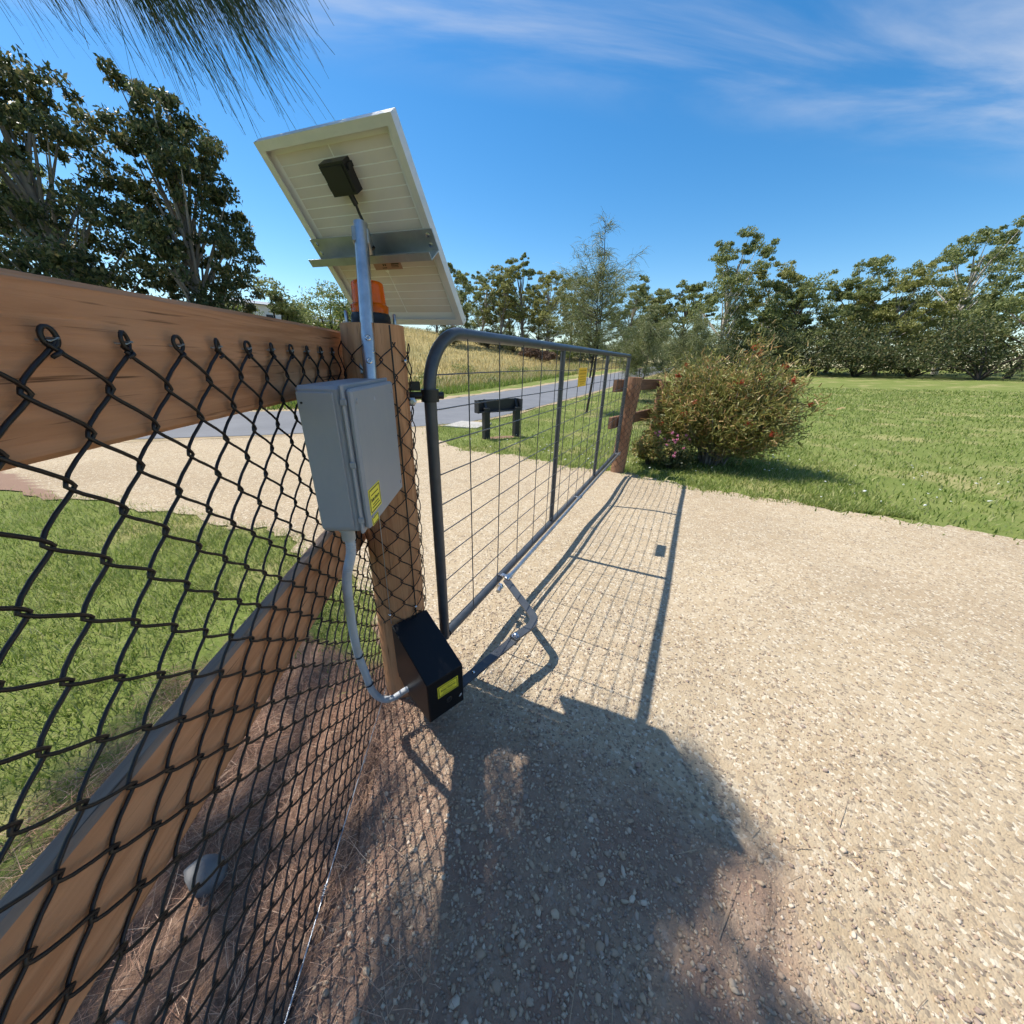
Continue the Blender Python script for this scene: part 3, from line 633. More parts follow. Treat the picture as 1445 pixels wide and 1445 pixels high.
for i in (64, 86):
    d_ = nrm(cq[i+1]-cq[i-1]); s_ = nrm(np.cross(d_, (0, 0, 1)) if abs(d_[2]) < .95 else np.cross(d_, (1, 0, 0))); v_ = np.cross(d_, s_); a_ = np.linspace(0, 2*np.pi, 18, endpoint=False)
    mb = MB(); mb.tube([cq[i]-co+.0135*(s_*math.cos(t)+v_*math.sin(t)) for t in a_], .0022, 6, closed=True)
    ta = nrm(np.array([-FN[0], -FN[1], 0])); mb.tube([cq[i]-co+ta*.012, cq[i]-co+ta*.022+np.array([0, 0, .004]), cq[i]-co+ta*.030+np.array([0, 0, .010])], .0018, 6)
    mb.build('cable_tie', M['black_plastic'], conduit)

# ------------------------------------------------------------------ gate opener
FLc, FRc = np.array([.149, -.296]), np.array([.199, -.171]); fx = nrm(np.array([*(FRc-FLc), 0])); bk = np.array([-fx[1], fx[0], 0]); LB = .222
if bk[0] > 0: bk = -bk
op = empty('gate_opener', (.15, -.2, .0)); tag(op, 'black box gate opener with folding arm bolted low on the gate post', 'gate opener')
oo = np.array([.15, -.2, 0]); z0 = .05; WF = float(np.linalg.norm(FRc-FLc)); fl = np.array([*FLc, 0])
def oc(r_, b_, z_): return fl+fx*r_+bk*b_+np.array([0, 0, z_])-oo
mb = MB(); ch = .006
prof = [(0, z0), (0, .214), (LB, .308), (LB, z0+.05), (LB*.75, z0)]         # side profile: depth, height
lo = [oc(0, b_, z_) for b_, z_ in prof]; hi = [oc(WF, b_, z_) for b_, z_ in prof]; n = len(prof)
mb.add(lo+hi, [tuple(range(n)), tuple(range(n, 2*n))[::-1]]+[(i, n+i, n+(i+1) % n, (i+1) % n) for i in range(n)])
hs = mb.build('housing', M['housing'], op)
bv_ = hs.modifiers.new('bevel', 'BEVEL'); bv_.width = .003; bv_.segments = 2
outw = -bk
so = oc(WF*.55, 0, .158)+outw*.0008; sticker(hs, so, (fx, (0, 0, 1), outw),   .078, .047)
MB().lathe([(.011, 0), (.011, .003), (.008, .004), (.0035, .002)], oc(WF*.55, 0, .103)+outw*.0005, (fx, (0, 0, 1), outw), 18).build('keyhole', M['black_plastic'], hs)
mb = MB(); c0 = oc(WF*.84, 0, .082)+outw*.0008
for tri in ([(0, 0), (.006, 0), (.0105, .009), (.0085, .0115)], [(.006, 0), (.011, .003), (.0135, .011), (.0105, .009)]): mb.prism(tri, 0, .0006, c0, (fx, (0, 0, 1), outw))
mb.build('tick_mark', M['conduit'], hs)
mb = MB(); mb.box(oc(WF/2, LB+.003, .180), (WF-.010, .006, .23), (fx, bk, (0, 0, 1)), .002); mb.build('mount_plate', M['black_plastic'], op)
def flatbar(pts, w_, th):
    P = np.array(pts, float); T = np.gradient(P, axis=0); T[:, 2] = 0; T /= np.linalg.norm(T, axis=1)[:, None]; S = np.stack([-T[:, 1], T[:, 0], np.zeros(len(P))], 1); vs__ = []; fs__ = []
    for p_, s_ in zip(P, S):
        for a_, b_ in ((-1, -1), (1, -1), (1, 1), (-1, 1)): vs__.append(p_+s_*a_*w_/2+np.array([0, 0, b_*th/2]))
    for i in range(len(P)-1):
        for k in range(4): fs__.append((i*4+k, i*4+(k+1) % 4, (i+1)*4+(k+1) % 4, (i+1)*4+k))
    m_ = MB(); m_.add(vs__, fs__); m_.add(vs__[:4], [(3, 2, 1, 0)]); m_.add(vs__[-4:], [(0, 1, 2, 3)]); return m_
bolt = np.array([.252, .135, .098]); st = np.array([.165, -.150, .080])
flatbar([st-oo, (st+bolt)/2-oo, bolt+nrm(bolt-st)*.012-oo], .036, .008).build('arm', M['gate_paint'], op)
elb = np.array([.300, .262, .106]); clm = np.array([.050, .455, .128])
q = [bolt+np.array([-.004, -.014, .009])]
for t in np.linspace(0, 1, 9): q.append((1-t)**2*(elb-np.array([.025, .060, 0]))+2*t*(1-t)*elb+t*t*(elb+nrm(clm-elb)*.060))
q += [elb*.5+clm*.5, clm]
flatbar(np.array(q)-oo, .036, .008).build('elbow_arm', M['gate_paint'], op)
MB().lathe([(.016, 0), (.016, .003), (.012, .003), (.012, .010), (.009, .013), (.002, .015)], bolt+np.array([0, 0, .013])-oo, n=6, smooth=False).build('bolt', M['steel'], op)
MB().lathe([(.010, 0), (.010, .02), (.004, .021)], bolt+np.array([0, 0, -.028])-oo, n=8).build('nut', M['steel'], op)
pv = st+nrm(bolt-st)*.07; MB().lathe([(.006, 0), (.006, .003), (.002, .004)], pv+np.array([0, 0, .004])-oo, n=10).build('rivet', M['steel'], op)
for dz_, yy_ in ((0.0, 0.0),):
    MB().lathe([(.012, -.016), (.014, -.012), (.014, .012), (.012, .016)], clm+np.array([.0, .012, .006])-oo, ((1, 0, 0), (0, 0, 1), (0, 1, 0)), 14).build('rod_end', M['steel'], op)
    MB().tube([clm+np.array([-.012, -.035, -.012])-oo, clm+np.array([-.002, -.085, -.016])-oo], .010, 12).build('pivot_pin', M['galv'], op)
    MB().lathe([(.017, -.006), (.017, .006), (.014, .009)], clm+np.array([-.010, -.046, -.012])-oo, ((1, 0, 0), (0, 0, 1), (0, -1, 0)), 6, False).build('nut', M['steel'], op)
    MB().tube([clm+np.array([-.02, .0, .016])-oo, clm+np.array([-.055, .0, .022])-oo], .006, 8).build('pin', M['steel'], op)

# ------------------------------------------------------------------ gate
ZB, ZG, LG, GR = .120, 1.2235, 3.60, .019
gate = empty('gate', (0, 0, 0)); tag(gate, 'dark grey tubular farm gate with welded wire mesh standing closed across the drive', 'gate')
rc = .17; a_ = np.linspace(0, np.pi/2, 12)
pts = [(0, 0, ZB-.010), (0, 0, .5), (0, 0, .9), (0, 0, ZG-rc-.01)]+[(0, rc-rc*math.cos(t), ZG-rc+rc*math.sin(t)) for t in a_]+[(0, y_, ZG) for y_ in (.4, 1.2, 2.4, 3.3, LG-.019)]
fr_ = MB(); fr_.tube(pts, GR, 16)
fr_.build('frame', M['gate_paint'], gate)
MB().tube([(0, LG, ZB-.019), (0, LG, ZG+.0185)], .0188, 16).build('end_stile', M['gate_paint'], gate)
MB().tube([(0, .018, ZB), (0, 1.8, ZB-.004), (0, LG-.018, ZB)], .0186, 16).build('bottom_rail', M['gate_paint'], gate)
for y_ in (1.245, 2.46): MB().tube([(0, y_, ZB+.015), (0, y_, ZG-.015)], .0150, 12).build('stay', M['gate_paint'], gate)
vy = [.20, .428, .655, .882, 1.10, 1.335, 1.56, 1.785, 2.01, 2.235, 2.60, 2.80, 3.0, 3.2, 3.4]
for i, y_ in enumerate(vy): MB().tube([(.013, y_, ZB+.012), (.013+.004*math.sin(i*2.1), y_+.004*math.sin(i*1.3), .7), (.013, y_, ZG-.012)], .0022, 6).build('wire', M['gate_paint'], gate)
hzs = [1.103-.1043*k for k in range(10)]
for i, z_ in enumerate(hzs):
    yy = np.linspace(.012, LG-.012, 14); MB().tube(np.stack([np.full(14, .0092), yy, z_+.003*np.sin(yy*3+i)], 1), .0022, 6).build('wire', M['gate_paint'], gate)
hg = MB(); hg.tube([(-.10, -.055, 1.045), (-.03, -.03, 1.045), (.0, .0, 1.045), (.03, .028, 1.045)], .011, 10); hg.lathe([(.027, -.018), (.027, .018)], (0, 0, 1.045), n=18); hgo = hg.build('hinge', M['black_plastic'], gate)
MB().box((-.032, -.028, 1.072), (.03, .008, .026), ((.8, .6, 0), (-.6, .8, 0), (0, 0, 1)), .002).build('hinge_lug', M['black_plastic'], hgo)
MB().lathe([(.013, 0), (.013, .012), (.006, .014)], (-.025, -.052, 1.030), ((.8, .6, 0), (0, 0, 1), (.6, -.8, 0)), 6, False).build('hinge_nut', M['galv'], hgo)
# galvanised rod clamped along the bottom rail
rd = MB(); rd.tube([(.052, .465, .133), (.050, 1.9, .135), (.046, 3.62, .130)], .0105, 12); rdo = rd.build('push_rod', M['galv'], gate)
for y_ in (.485, 1.80, 3.50):
    m_ = MB(); m_.box((.034, y_, .132), (.066, .022, .008), bev=.002); m_.lathe([(.0145, -.014), (.0145, .014)], (.0505, y_, .1335), ((1, 0, 0), (0, 0, 1), (0, 1, 0)), 14); m_.build('rod_clamp', M['galv'], rdo)
m_ = MB(); m_.box((.01, LG+.035, .13), (.012, .10, .010)); m_.box((.01, LG+.08, .11), (.012, .010, .05)); m_.build('latch', M['galv'], gate)

sg = empty('warning_sign', (.019, 1.64, 1.0)); tag(sg, 'small yellow warning sign wired onto the gate mesh near its top', 'sign')
MB().box((0, 0, .055), (.002, .200, .118), bev=.0008).build('plate', M['sign_yellow'], sg)
for s_ in (1, -1):
    for z_, l_, h_ in ((.097, .15, .010), (.078, .16, .013), (.057, .12, .008), (.042, .15, .006), (.026, .13, .008), (.012, .10, .005)):
        MB().box((s_*.0014, 0, z_), (.0006, l_, h_)).build('print', M['sign_ink'], sg)

# ------------------------------------------------------------------ wing fence beyond the gate
def zg(x, y): return float(gz(x, y))
P1 = np.array([.005, 3.80]); P2 = np.array([.27, 5.25]); wf = empty('wing_fence', (P1[0], P1[1], zg(*P1)))
tag(wf, 'short timber post and rail fence with mesh beside the far end of the gate', 'fence'); wo = np.array([P1[0], P1[1], zg(*P1)])
fdv = nrm(np.array([*(P2-P1), 0])); fnv = np.array([fdv[1], -fdv[0], 0])
def roundpost(mb, base, top, r):
    base = np.array(base); top = np.array(top); zz = np.linspace(0, 1, 8)
    mb.tube([base+(top-base)*t+np.array([.004*math.sin(9*t), .004*math.cos(7*t), 0]) for t in zz], [r*(1+.02*math.sin(8*t)) for t in zz], 20); return mb
roundpost(MB(), (0, 0, -.1), (.055, .02, 1.165), .085).build('post', M['old_post_wood'], wf)
b2 = np.array([P2[0]-P1[0], P2[1]-P1[1], 0]); roundpost(MB(), b2+[0, 0, -.2], b2+[.03, .02, 1.08], .085).build('post', M['old_post_wood'], wf)
for z_ in (1.05, .62):
    c = b2*.5+fdv*.0-fnv*.105+np.array([0.02, 0, z_]); m_ = MB(); m_.box((0, 0, 0), (1.95, .045, .14), bev=.006); o = m_.build('rail', M['old_rail_wood'], wf); o.location = c; o.rotation_euler = (0, .02, math.atan2(fdv[1], fdv[0]))
w2e = zig(25, 0, r=.0016); w2o = zig(25, 1, r=.0016)
for m_ in (w2e, w2o): m_.materials.append(M['wire_black'])
ang = math.atan2(fdv[1], fdv[0])
for k in range(38):
    p_ = fdv*(.06+k*CW)-fnv*.075; link('wire', w2e if k % 2 == 0 else w2o, None, wf, (p_[0], p_[1], 1.08), (0, 0, ang))
R2 = .091
for k in range(-8, 7):
    def bend(s, n_, z, k=k):
        a_ = math.radians(-75)+(k*CW+s)/R2; f = (1.10+z)/1.2; return (.055*f+(R2+n_)*math.cos(a_), .02*f+(R2+n_)*math.sin(a_), 1.10+z)
    link('wire', zig(24, k % 2, bend, r=.0016), M['wire_black'], wf)

# ------------------------------------------------------------------ black two-legged stand by the road
ma, mb_ = np.array([-2.74, 5.16]), np.array([-2.40, 5.80]); ms = empty('sign_stand', (ma[0], ma[1], zg(*ma))); mso = np.array([ma[0], ma[1], zg(*ma)])
tag(ms, 'black two-legged timber stand with a shallow box top on the grass verge', 'stand')
dv = nrm(np.array([*(mb_-ma), 0])); nv = np.array([dv[1], -dv[0], 0])
for q_ in (ma, mb_):
    c = np.array([*q_, 0])-mso; c[2] = zg(*q_)-mso[2]
    MB().box(c+[0, 0, .26], (.12, .11, .62), (dv, nv, (0, 0, 1)), .005).build('leg', M['stand_black'], ms)
cm = (np.array([*ma, 0])+np.array([*mb_, 0]))/2-mso; cm[2] = .60; Lm = float(np.linalg.norm(mb_-ma))+.30
bd = MB()
bd.box(cm+nv*-.065+dv*-.06, (Lm, .02, .23), (dv, nv, (0, 0, 1)), .003); bd.box(cm+nv*.01+dv*-.06+[0, 0, -.10], (Lm, .13, .02), (dv, nv, (0, 0, 1)), .003)
for s_ in (-1, 1): bd.box(cm+dv*(s_*(Lm/2-.01)-.06)+nv*.01, (.02, .128, .226), (dv, nv, (0, 0, 1)), .003)
bd.build('box_top', M['stand_black'], ms)
for q_ in (ma, mb_):
    c = np.array([*q_, 0])-mso; c[2] = .62; MB().box(c+nv*-.02, (.05, .02, .22), (dv, nrm(nv+np.array([0, 0, .5])), nrm(np.array([0, 0, 1])-.5*nv)), .002).build('brace', M['stand_black'], ms)

# ------------------------------------------------------------------ rock behind the fence
def rock_mesh(r, seed, sub=2):
    import bmesh
    b_ = bmesh.new(); bmesh.ops.create_icosphere(b_, subdivisions=sub, radius=1.0); rr = np.random.RandomState(seed); D = rr.randn(6, 3); D /= np.linalg.norm(D, axis=1)[:, None]; A_ = .5+.35*rr.rand(6)
    for v in b_.verts:
        p_ = np.array(v.co)
        for d_, a__ in zip(D, A_):
            k = p_@d_
            if k > a__: p_ = p_-d_*(k-a__)*.8
        v.co = p_*np.array([1.2, .9, .75])*r
    me_ = bpy.data.meshes.new('rock'); b_.to_mesh(me_); b_.free(); me_.polygons.foreach_set('use_smooth', np.ones(len(me_.polygons), dtype=bool)); return me_
for (x_, y_, r_, lab) in ((-.150, -.815, .048, 'smooth grey rock lying on needles behind the chain link fence'), (-.03, -1.02, .020, 'small pale stone among the fallen needles close to the fence foot')):
    tag(link('rock', rock_mesh(r_, int(r_*1000)), M['rock'], None, (x_, y_, zg(x_, y_)+r_*.35)), lab, 'rock')

# ------------------------------------------------------------------ loose gravel, needles and twigs on the ground
def pebbles(P, R, seed, hi=True):
    rr = np.random.RandomState(seed); n = len(P)
    if hi:
        ph = (1+5**.5)/2; V = np.array([(-1, ph, 0), (1, ph, 0), (-1, -ph, 0), (1, -ph, 0), (0, -1, ph), (0, 1, ph), (0, -1, -ph), (0, 1, -ph), (ph, 0, -1), (ph, 0, 1), (-ph, 0, -1), (-ph, 0, 1)])/1.9
        Fc = np.array([(0, 11, 5), (0, 5, 1), (0, 1, 7), (0, 7, 10), (0, 10, 11), (1, 5, 9), (5, 11, 4), (11, 10, 2), (10, 7, 6), (7, 1, 8), (3, 9, 4), (3, 4, 2), (3, 2, 6), (3, 6, 8), (3, 8, 9), (4, 9, 5), (2, 4, 11), (6, 2, 10), (8, 6, 7), (9, 8, 1)])
    else:
        V = np.array([(1, 0, 0), (0, 1, 0), (-1, 0, 0), (0, -1, 0), (0, 0, 1), (0, 0, -1.)]); Fc = np.array([(0, 1, 4), (1, 2, 4), (2, 3, 4), (3, 0, 4), (1, 0, 5), (2, 1, 5), (3, 2, 5), (0, 3, 5)])
    m_ = len(V); S = (.6+.7*rr.rand(n, 3))*np.array([1.15, .95, .62]); a__ = rr.rand(n)*6.283; J = 1+.28*rr.randn(n, m_, 1)*.8
    Q = V[None]*J*S[:, None]*R[:, None, None]; ca, sa = np.cos(a__)[:, None], np.sin(a__)[:, None]
    Q = np.stack([Q[..., 0]*ca-Q[..., 1]*sa, Q[..., 0]*sa+Q[..., 1]*ca, Q[..., 2]], -1); tl = rr.randn(n, 2)*.25
    Q[..., 2] += Q[..., 0]*tl[:, :1]+Q[..., 1]*tl[:, 1:]
    Q += P[:, None]; Fs = Fc[None]+(np.arange(n)*m_)[:, None, None]
    return np_mesh('gravel', Q.reshape(-1, 3), Fs.reshape(-1, 3))
def on_drive(x, y): return (y > ylo(x)+.02) & (y < yhi(x)-.03)
rr = np.random.RandomState(3)
def scatter(n, x0, x1, y0, y1, power=0):
    x = x0+(x1-x0)*rr.rand(n); y = y0+(y1-y0)*rr.rand(n); return x, y
def clumpy(x, y, k=2.2): return .5+.5*np.sin(k*x*1.7+2.1*np.sin(k*y*.9+.4))*np.sin(k*y*1.3+1.7*np.sin(k*x*1.1))
x, y = scatter(120000, -.3, 2.3, -1.25, 1.3); fdist = (x-F0[0])*FN[0]+(y-F0[1])*FN[1]
d_ = np.hypot(x-.62, y+.62); keep = on_drive(x, y) & (rr.rand(len(x)) < np.clip(1.15-.80*np.clip(d_-.25, 0, 2), .06, 1)*(.40+.60*clumpy(x, y))*np.clip(.35+fdist*2.2, 0, 1)) & (fdist > .03)
x, y = x[keep], y[keep]; d_ = d_[keep]; R = (.0018+.0026*rr.rand(len(x))**2.2)*(1+.55*np.clip(.85-d_, 0, 1)); big = rr.rand(len(x)) < .10*(.5+clumpy(x, y)); R[big] *= 1.35+.45*rr.rand(big.sum())
P = np.stack([x, y, gz(x, y)+R*.25], 1)
tag(link('gravel', pebbles(P[~big], R[~big], 5, False), M['pebble']), 'fine gravel chips packed over the near end of the drive', 'gravel', kind='stuff')
tag(link('gravel', pebbles(P[big], R[big], 7), M['pebble']), 'larger loose stones strewn over the shaded near end of the drive', 'gravel', kind='stuff')
x, y = scatter(30000, -2.5, 5.5, .2, 3.7); keep = on_drive(x, y) & (rr.rand(len(x)) < .25+.75*clumpy(x, y, 1.3)); x, y = x[keep], y[keep]; R = .0022+.0035*rr.rand(len(x))**3
tag(link('gravel', pebbles(np.stack([x, y, gz(x, y)+R*.2], 1), R, 6, False), M['pebble']), 'fine sunlit gravel grains on the far half of the drive', 'gravel', kind='stuff')

def ribbons(P, D, Lh, W, seg=3, droop=0.0, curl=.2, seed=1):
    """thin ribbons from P along D (unit), length Lh, width W, drooping and curling"""
    r_ = np.random.RandomState(seed); n = len(P); s = np.cross(D, r_.randn(n, 3)); s /= np.linalg.norm(s, axis=1)[:, None]+1e-9; cv = np.cross(D, s)*curl*r_.randn(n, 1); out = []
    for i in range(seg+1):
        t = i/seg; c = P+D*(Lh*t)[:, None]+cv*(Lh*t*t)[:, None]; c[:, 2] -= droop*Lh*t*t; ww = (W*(1-.6*t))[:, None]
        out += [c-s*ww/2, c+s*ww/2]
    V = np.stack(out, 1); k = 2*(seg+1); f = np.array([(2*i, 2*i+1, 2*i+3, 2*i+2) for i in range(seg)]); Fs = f[None]+(np.arange(n)*k)[:, None, None]
    return V.reshape(-1, 3), Fs.reshape(-1, 4)
def join(a_, b_): return np.concatenate([a_[0], b_[0]]), np.concatenate([a_[1], b_[1]+len(a_[0])])
# fallen she-oak needles: thick behind the fence, thinning out over the drive
n = 34000; s_ = -.35+2.0*rr.rand(n); dn = np.where(rr.rand(n) < .72, -.9*rr.rand(n)**1.0, .30*rr.rand(n)**1.6)
x = F0[0]+FD[0]*s_+FN[0]*dn; y = F0[1]+FD[1]*s_+FN[1]*dn; keep = (rr.rand(n) < np.where(dn < 0, .30+.70*clumpy(x, y, 6), .40*clumpy(x, y, 5)+.12)) & (y < .02+.1*rr.rand(n)) & (np.hypot(x-PB[0], y-PB[1]) > .09)
x, y = x[keep], y[keep]; n = len(x); az = rr.rand(n)*np.pi*2; D = np.stack([np.cos(az), np.sin(az), .18*rr.rand(n)+.02], 1); D /= np.linalg.norm(D, axis=1)[:, None]
P = np.stack([x, y, gz(x, y)+.002+.012*rr.rand(n)], 1); V, Fq = ribbons(P, D, .035+.075*rr.rand(n), .0009+.0005*rr.rand(n), 3, .12, .35, 11)
tag(link('fallen_needles', np_mesh('fallen_needles', V, Fq), M['needle']), 'reddish brown fallen needles matted along the foot of the fence', 'needles', kind='stuff')
n = 90; x = .15+1.3*rr.rand(n); y = -.85+1.0*rr.rand(n); az = rr.rand(n)*6.28; D = np.stack([np.cos(az), np.sin(az), .03+.05*rr.rand(n)], 1); D /= np.linalg.norm(D, axis=1)[:, None]; keep = on_drive(x, y)
V, Fq = ribbons(np.stack([x, y, gz(x, y)+.005], 1)[keep], D[keep], (.04+.12*rr.rand(n)**2)[keep], (.0016+.0012*rr.rand(n))[keep], 4, .05, .12, 12)
tag(link('fallen_straw', np_mesh('fallen_straw', V, Fq), M['twig']), 'scattered pale straws and bits of twig lying on the shaded gravel', 'straw', kind='stuff')

# ------------------------------------------------------------------ grass
def blades(x, y, h, wdt, seed, lean=.5):
    r_ = np.random.RandomState(seed); n = len(x); az = r_.rand(n)*6.283; P = np.stack([x, y, gz(x, y)-.014], 1); s = np.stack([np.cos(az), np.sin(az), np.zeros(n)], 1)*(wdt/2)[:, None]
    l_ = r_.randn(n, 2)*lean; T = P+np.stack([l_[:, 0]*h, l_[:, 1]*h, h], 1); Mid = P*.5+T*.5+np.stack([-l_[:, 0]*h*.18, -l_[:, 1]*h*.18, h*.08], 1)
    V = np.stack([P-s, P+s, Mid+s*.7, T, Mid-s*.7], 1); f = np.array([(0, 1, 2, 4)]); Fs = (f[None]+(np.arange(n)*5)[:, None, None]).reshape(-1, 4); f3 = np.array([(4, 2, 3, 3)])
    tri = (f3[None]+(np.arange(n)*5)[:, None, None]).reshape(-1, 4)
    return V.reshape(-1, 3), Fs, tri
def grass_obj(name, x, y, h, wdt, m_, label, seed, lean=.5):
    V, Fs, T = blades(x, y, h, wdt, seed, lean); me_ = bpy.data.meshes.new(name)
    nf = len(Fs); loops = np.concatenate([np.concatenate([Fs, T[:, :3]], 1).ravel()]).astype(np.int32)
    st_ = np.empty(nf*2, np.int32); st_[0::2] = np.arange(nf)*7; st_[1::2] = np.arange(nf)*7+4
    me_.vertices.add(len(V)); me_.vertices.foreach_set('co', V.astype(np.float32).ravel()); me_.loops.add(len(loops)); me_.loops.foreach_set('vertex_index', loops)
    me_.polygons.add(nf*2); me_.polygons.foreach_set('loop_start', st_); me_.update(calc_edges=True); me_.validate()
    return tag(link(name, me_, m_), label, 'grass', kind='stuff')
def roadoff(x, y): return x-xc(y)
n = 120000; x = -4.6+7.4*rr.rand(n); y = 3.4+16*rr.rand(n)**1.9
keep = (y > yhi(x)-.05+.10*rr.randn(n)) & (roadoff(x, y) > 2.05+.05*rr.randn(n)) & (rr.rand(n) < .25+.75*clumpy(x, y, 2.5)); keep &= ~((np.abs(x+2.57-.55*(y-5.48)) < .16) & (np.abs(y-5.5) < .45) & (rr.rand(n) < .9))
grass_obj('lawn_grass', x[keep], y[keep], .022+.045*rr.rand(keep.sum()), .006+.005*rr.rand(keep.sum()), M['grass'], 'mown green grass verge between the drive and the road', 21)
n = 130000; x = .1+16*rr.rand(n)**1.3; y = 1.8+26*rr.rand(n)**2.1
keep = (y > yhi(x)-.06+.11*rr.randn(n)) & (rr.rand(n) < .3+.7*clumpy(x, y, 2))
grass_obj('lawn_grass', x[keep], y[keep], (.018+.042*rr.rand(keep.sum()))*(1+.03*y[keep]), (.006+.006*rr.rand(keep.sum()))*(1+.10*y[keep]), M['grass'], 'bright mown lawn on the right around the red flowering shrub', 22)
n = 95000; x = -5.2+5.2*rr.rand(n)**.6; y = -2.2+2.8*rr.rand(n); fdist = (x-F0[0])*FN[0]+(y-F0[1])*FN[1]
keep = (y < ylo(x)+.03+.07*rr.randn(n)) & (fdist < -.08) & ((y > -.12+.07*rr.randn(n)) | (rr.rand(n) < sm((-.72-fdist)/.45))) & (rr.rand(n) < .45+.55*clumpy(x, y, 5)) & (np.hypot(x-PB[0], y-PB[1]) > .12)
grass_obj('lawn_grass', x[keep], y[keep], .018+.045*rr.rand(keep.sum()), .003+.003*rr.rand(keep.sum()), M['grass'], 'patch of bright green grass seen through the chain link fence', 23, .7)
n = 26000; yy = -1+52*rr.rand(n)**1.3; ee = -2.5-2.9*rr.rand(n)**1.4; x = xc(yy)+ee*(1+.02*yy)
grass_obj('verge_grass', x, yy, .10+.28*rr.rand(n), .02+.02*rr.rand(n), M['verge_green'], 'long green grass strip along the far side of the road', 24, .35)
n = 60000; yy = -6+66*rr.rand(n)**1.15; ee = -4.4-42*rr.rand(n)**1.6; x = xc(yy)+ee; keep = rr.rand(n) < .3+.7*clumpy(x, yy, .55)
x, yy = x[keep], yy[keep]; n = len(x)
grass_obj('dry_grass', x, yy, .22+.38*rr.rand(n), .03+.03*rr.rand(n), M['dry_grass'], 'tall golden dry grass covering the slope beyond the road', 25, .3)
n = 420; x = np.concatenate([-3.2+3.4*rr.rand(n//2), .2+4.5*rr.rand(n//2)]); y = np.concatenate([3.8+2*rr.rand(n//2), 3.5+3*rr.rand(n//2)]); keep = (y > yhi(x)+.1) & (roadoff(x, y) > 2.2) & (rr.rand(n) < clumpy(x, y, 3)**2); x, y = x[keep], y[keep]
P = np.stack([x, y, gz(x, y)+.055], 1); R = .009+.006*rr.rand(len(x)); tag(link('daisies', pebbles(P, R, 9, False), M['daisy']), 'tiny white daisies dotted through the mown grass', 'flowers', kind='stuff')

# ------------------------------------------------------------------ trees and shrubs
def leaves(Cn, L_, W_, seed, down=.5):
    """one kite-shaped leaf at each centre, hanging by 'down'"""
    r_ = np.random.RandomState(seed); n = len(Cn); A_ = r_.randn(n, 3); A_[:, 2] -= down*1.6; A_ /= np.linalg.norm(A_, axis=1)[:, None]; S = np.cross(A_, r_.randn(n, 3)); S /= np.linalg.norm(S, axis=1)[:, None]+1e-9
    l_ = (L_*(.6+.8*r_.rand(n)))[:, None]; w_ = (W_*(.6+.8*r_.rand(n)))[:, None]
    V = np.stack([Cn-A_*l_/2, Cn+S*w_/2-A_*l_*.1, Cn+A_*l_/2, Cn-S*w_/2-A_*l_*.1], 1); Fs = np.arange(n*4).reshape(n, 4); return V.reshape(-1, 3), Fs
def puff(r_, c, rad, n, flat=.7):
    d = r_.randn(n, 3); d /= np.linalg.norm(d, axis=1)[:, None]; d[:, 2] = np.where(d[:, 2] < -.35, d[:, 2]*.55, d[:, 2]); k = (.25+.75*r_.rand(n)**.5)[:, None]; lum = 1+.22*np.sin(d[:, :1]*5+c[0])*np.cos(d[:, 1:2]*6+c[1])
    return np.asarray(c)+d*k*rad*lum*np.array([1, 1, flat])
def gum(name, az_deg, dist, h, spread, seed, label, leaf='gum_leaf', bark='bark_grey', n_leaf=5200, lean=0.0, low=.32, leafsize=.30, group='gum trees along the far crest', cat='tree', npuff=24, radk=1.0):
    r_ = np.random.RandomState(seed); a_ = math.radians(az_deg); bx, by = CAM[0]+dist*math.sin(a_), CAM[1]+dist*math.cos(a_); bz = zg(bx, by)-.15
    root = empty(name, (bx, by, bz)); tag(root, label, cat, group)
    tk = MB(); top = np.array([lean*h+.05*h*r_.randn(), .05*h*r_.randn(), h*.80]); mid = top*.5+np.array([.035*h*r_.randn(), .035*h*r_.randn(), 0])
    def bez(p0, p1, p2, n_): t = np.linspace(0, 1, n_)[:, None]; return (1-t)**2*p0+2*t*(1-t)*p1+t*t*p2
    r0 = .017*h+.05; tp = bez(np.zeros(3), mid, top, 10); tk.tube(tp, np.linspace(r0, r0*.28, 10), 8); cs = []
    for i in range(npuff):
        f = low+(1-low)*((i+r_.rand())/npuff)**.9; g_ = (f-low)/(1-low); prof_ = .38+.72*math.sin(math.pi*min(1, g_*.86+.10))
        an_ = i*2.4+r_.rand()*1.2; reach = spread*prof_*(.25+.78*r_.rand()**.6); end = np.array([math.cos(an_)*reach+top[0]*f, math.sin(an_)*reach+top[1]*f, h*f*(.92+.09*r_.rand())])
        sp_ = tp[max(0, min(9, int(round((f-.22)*9))))]; m2 = (sp_+end)/2+np.array([0, 0, -.03*h*r_.rand()]); bp_ = bez(sp_, m2, end, 5); tk.tube(bp_, np.linspace(r0*.34, r0*.06, 5), 5, False)
        rad = radk*spread*(.17+.14*r_.rand())*(1.15-.35*g_); m_ = int(n_leaf/npuff*(.5+1.0*r_.rand())); cs.append(puff(r_, end, rad*.9, int(m_*.55), .75))
        for _ in range(5):
            e2 = end+np.clip(r_.randn(3), -1.15, 1.15)*rad*np.array([.95, .95, .60]); cs.append(puff(r_, e2, rad*(.25+.4*r_.rand()), int(m_*.26), .75))
    tk.build('trunk', M[bark], root)
    cs = np.concatenate(cs); V, Fq = leaves(cs, np.full(len(cs), leafsize), np.full(len(cs), leafsize*.42), seed+1, .55); link('crown', np_mesh('crown', V, Fq), M[leaf], root); return root

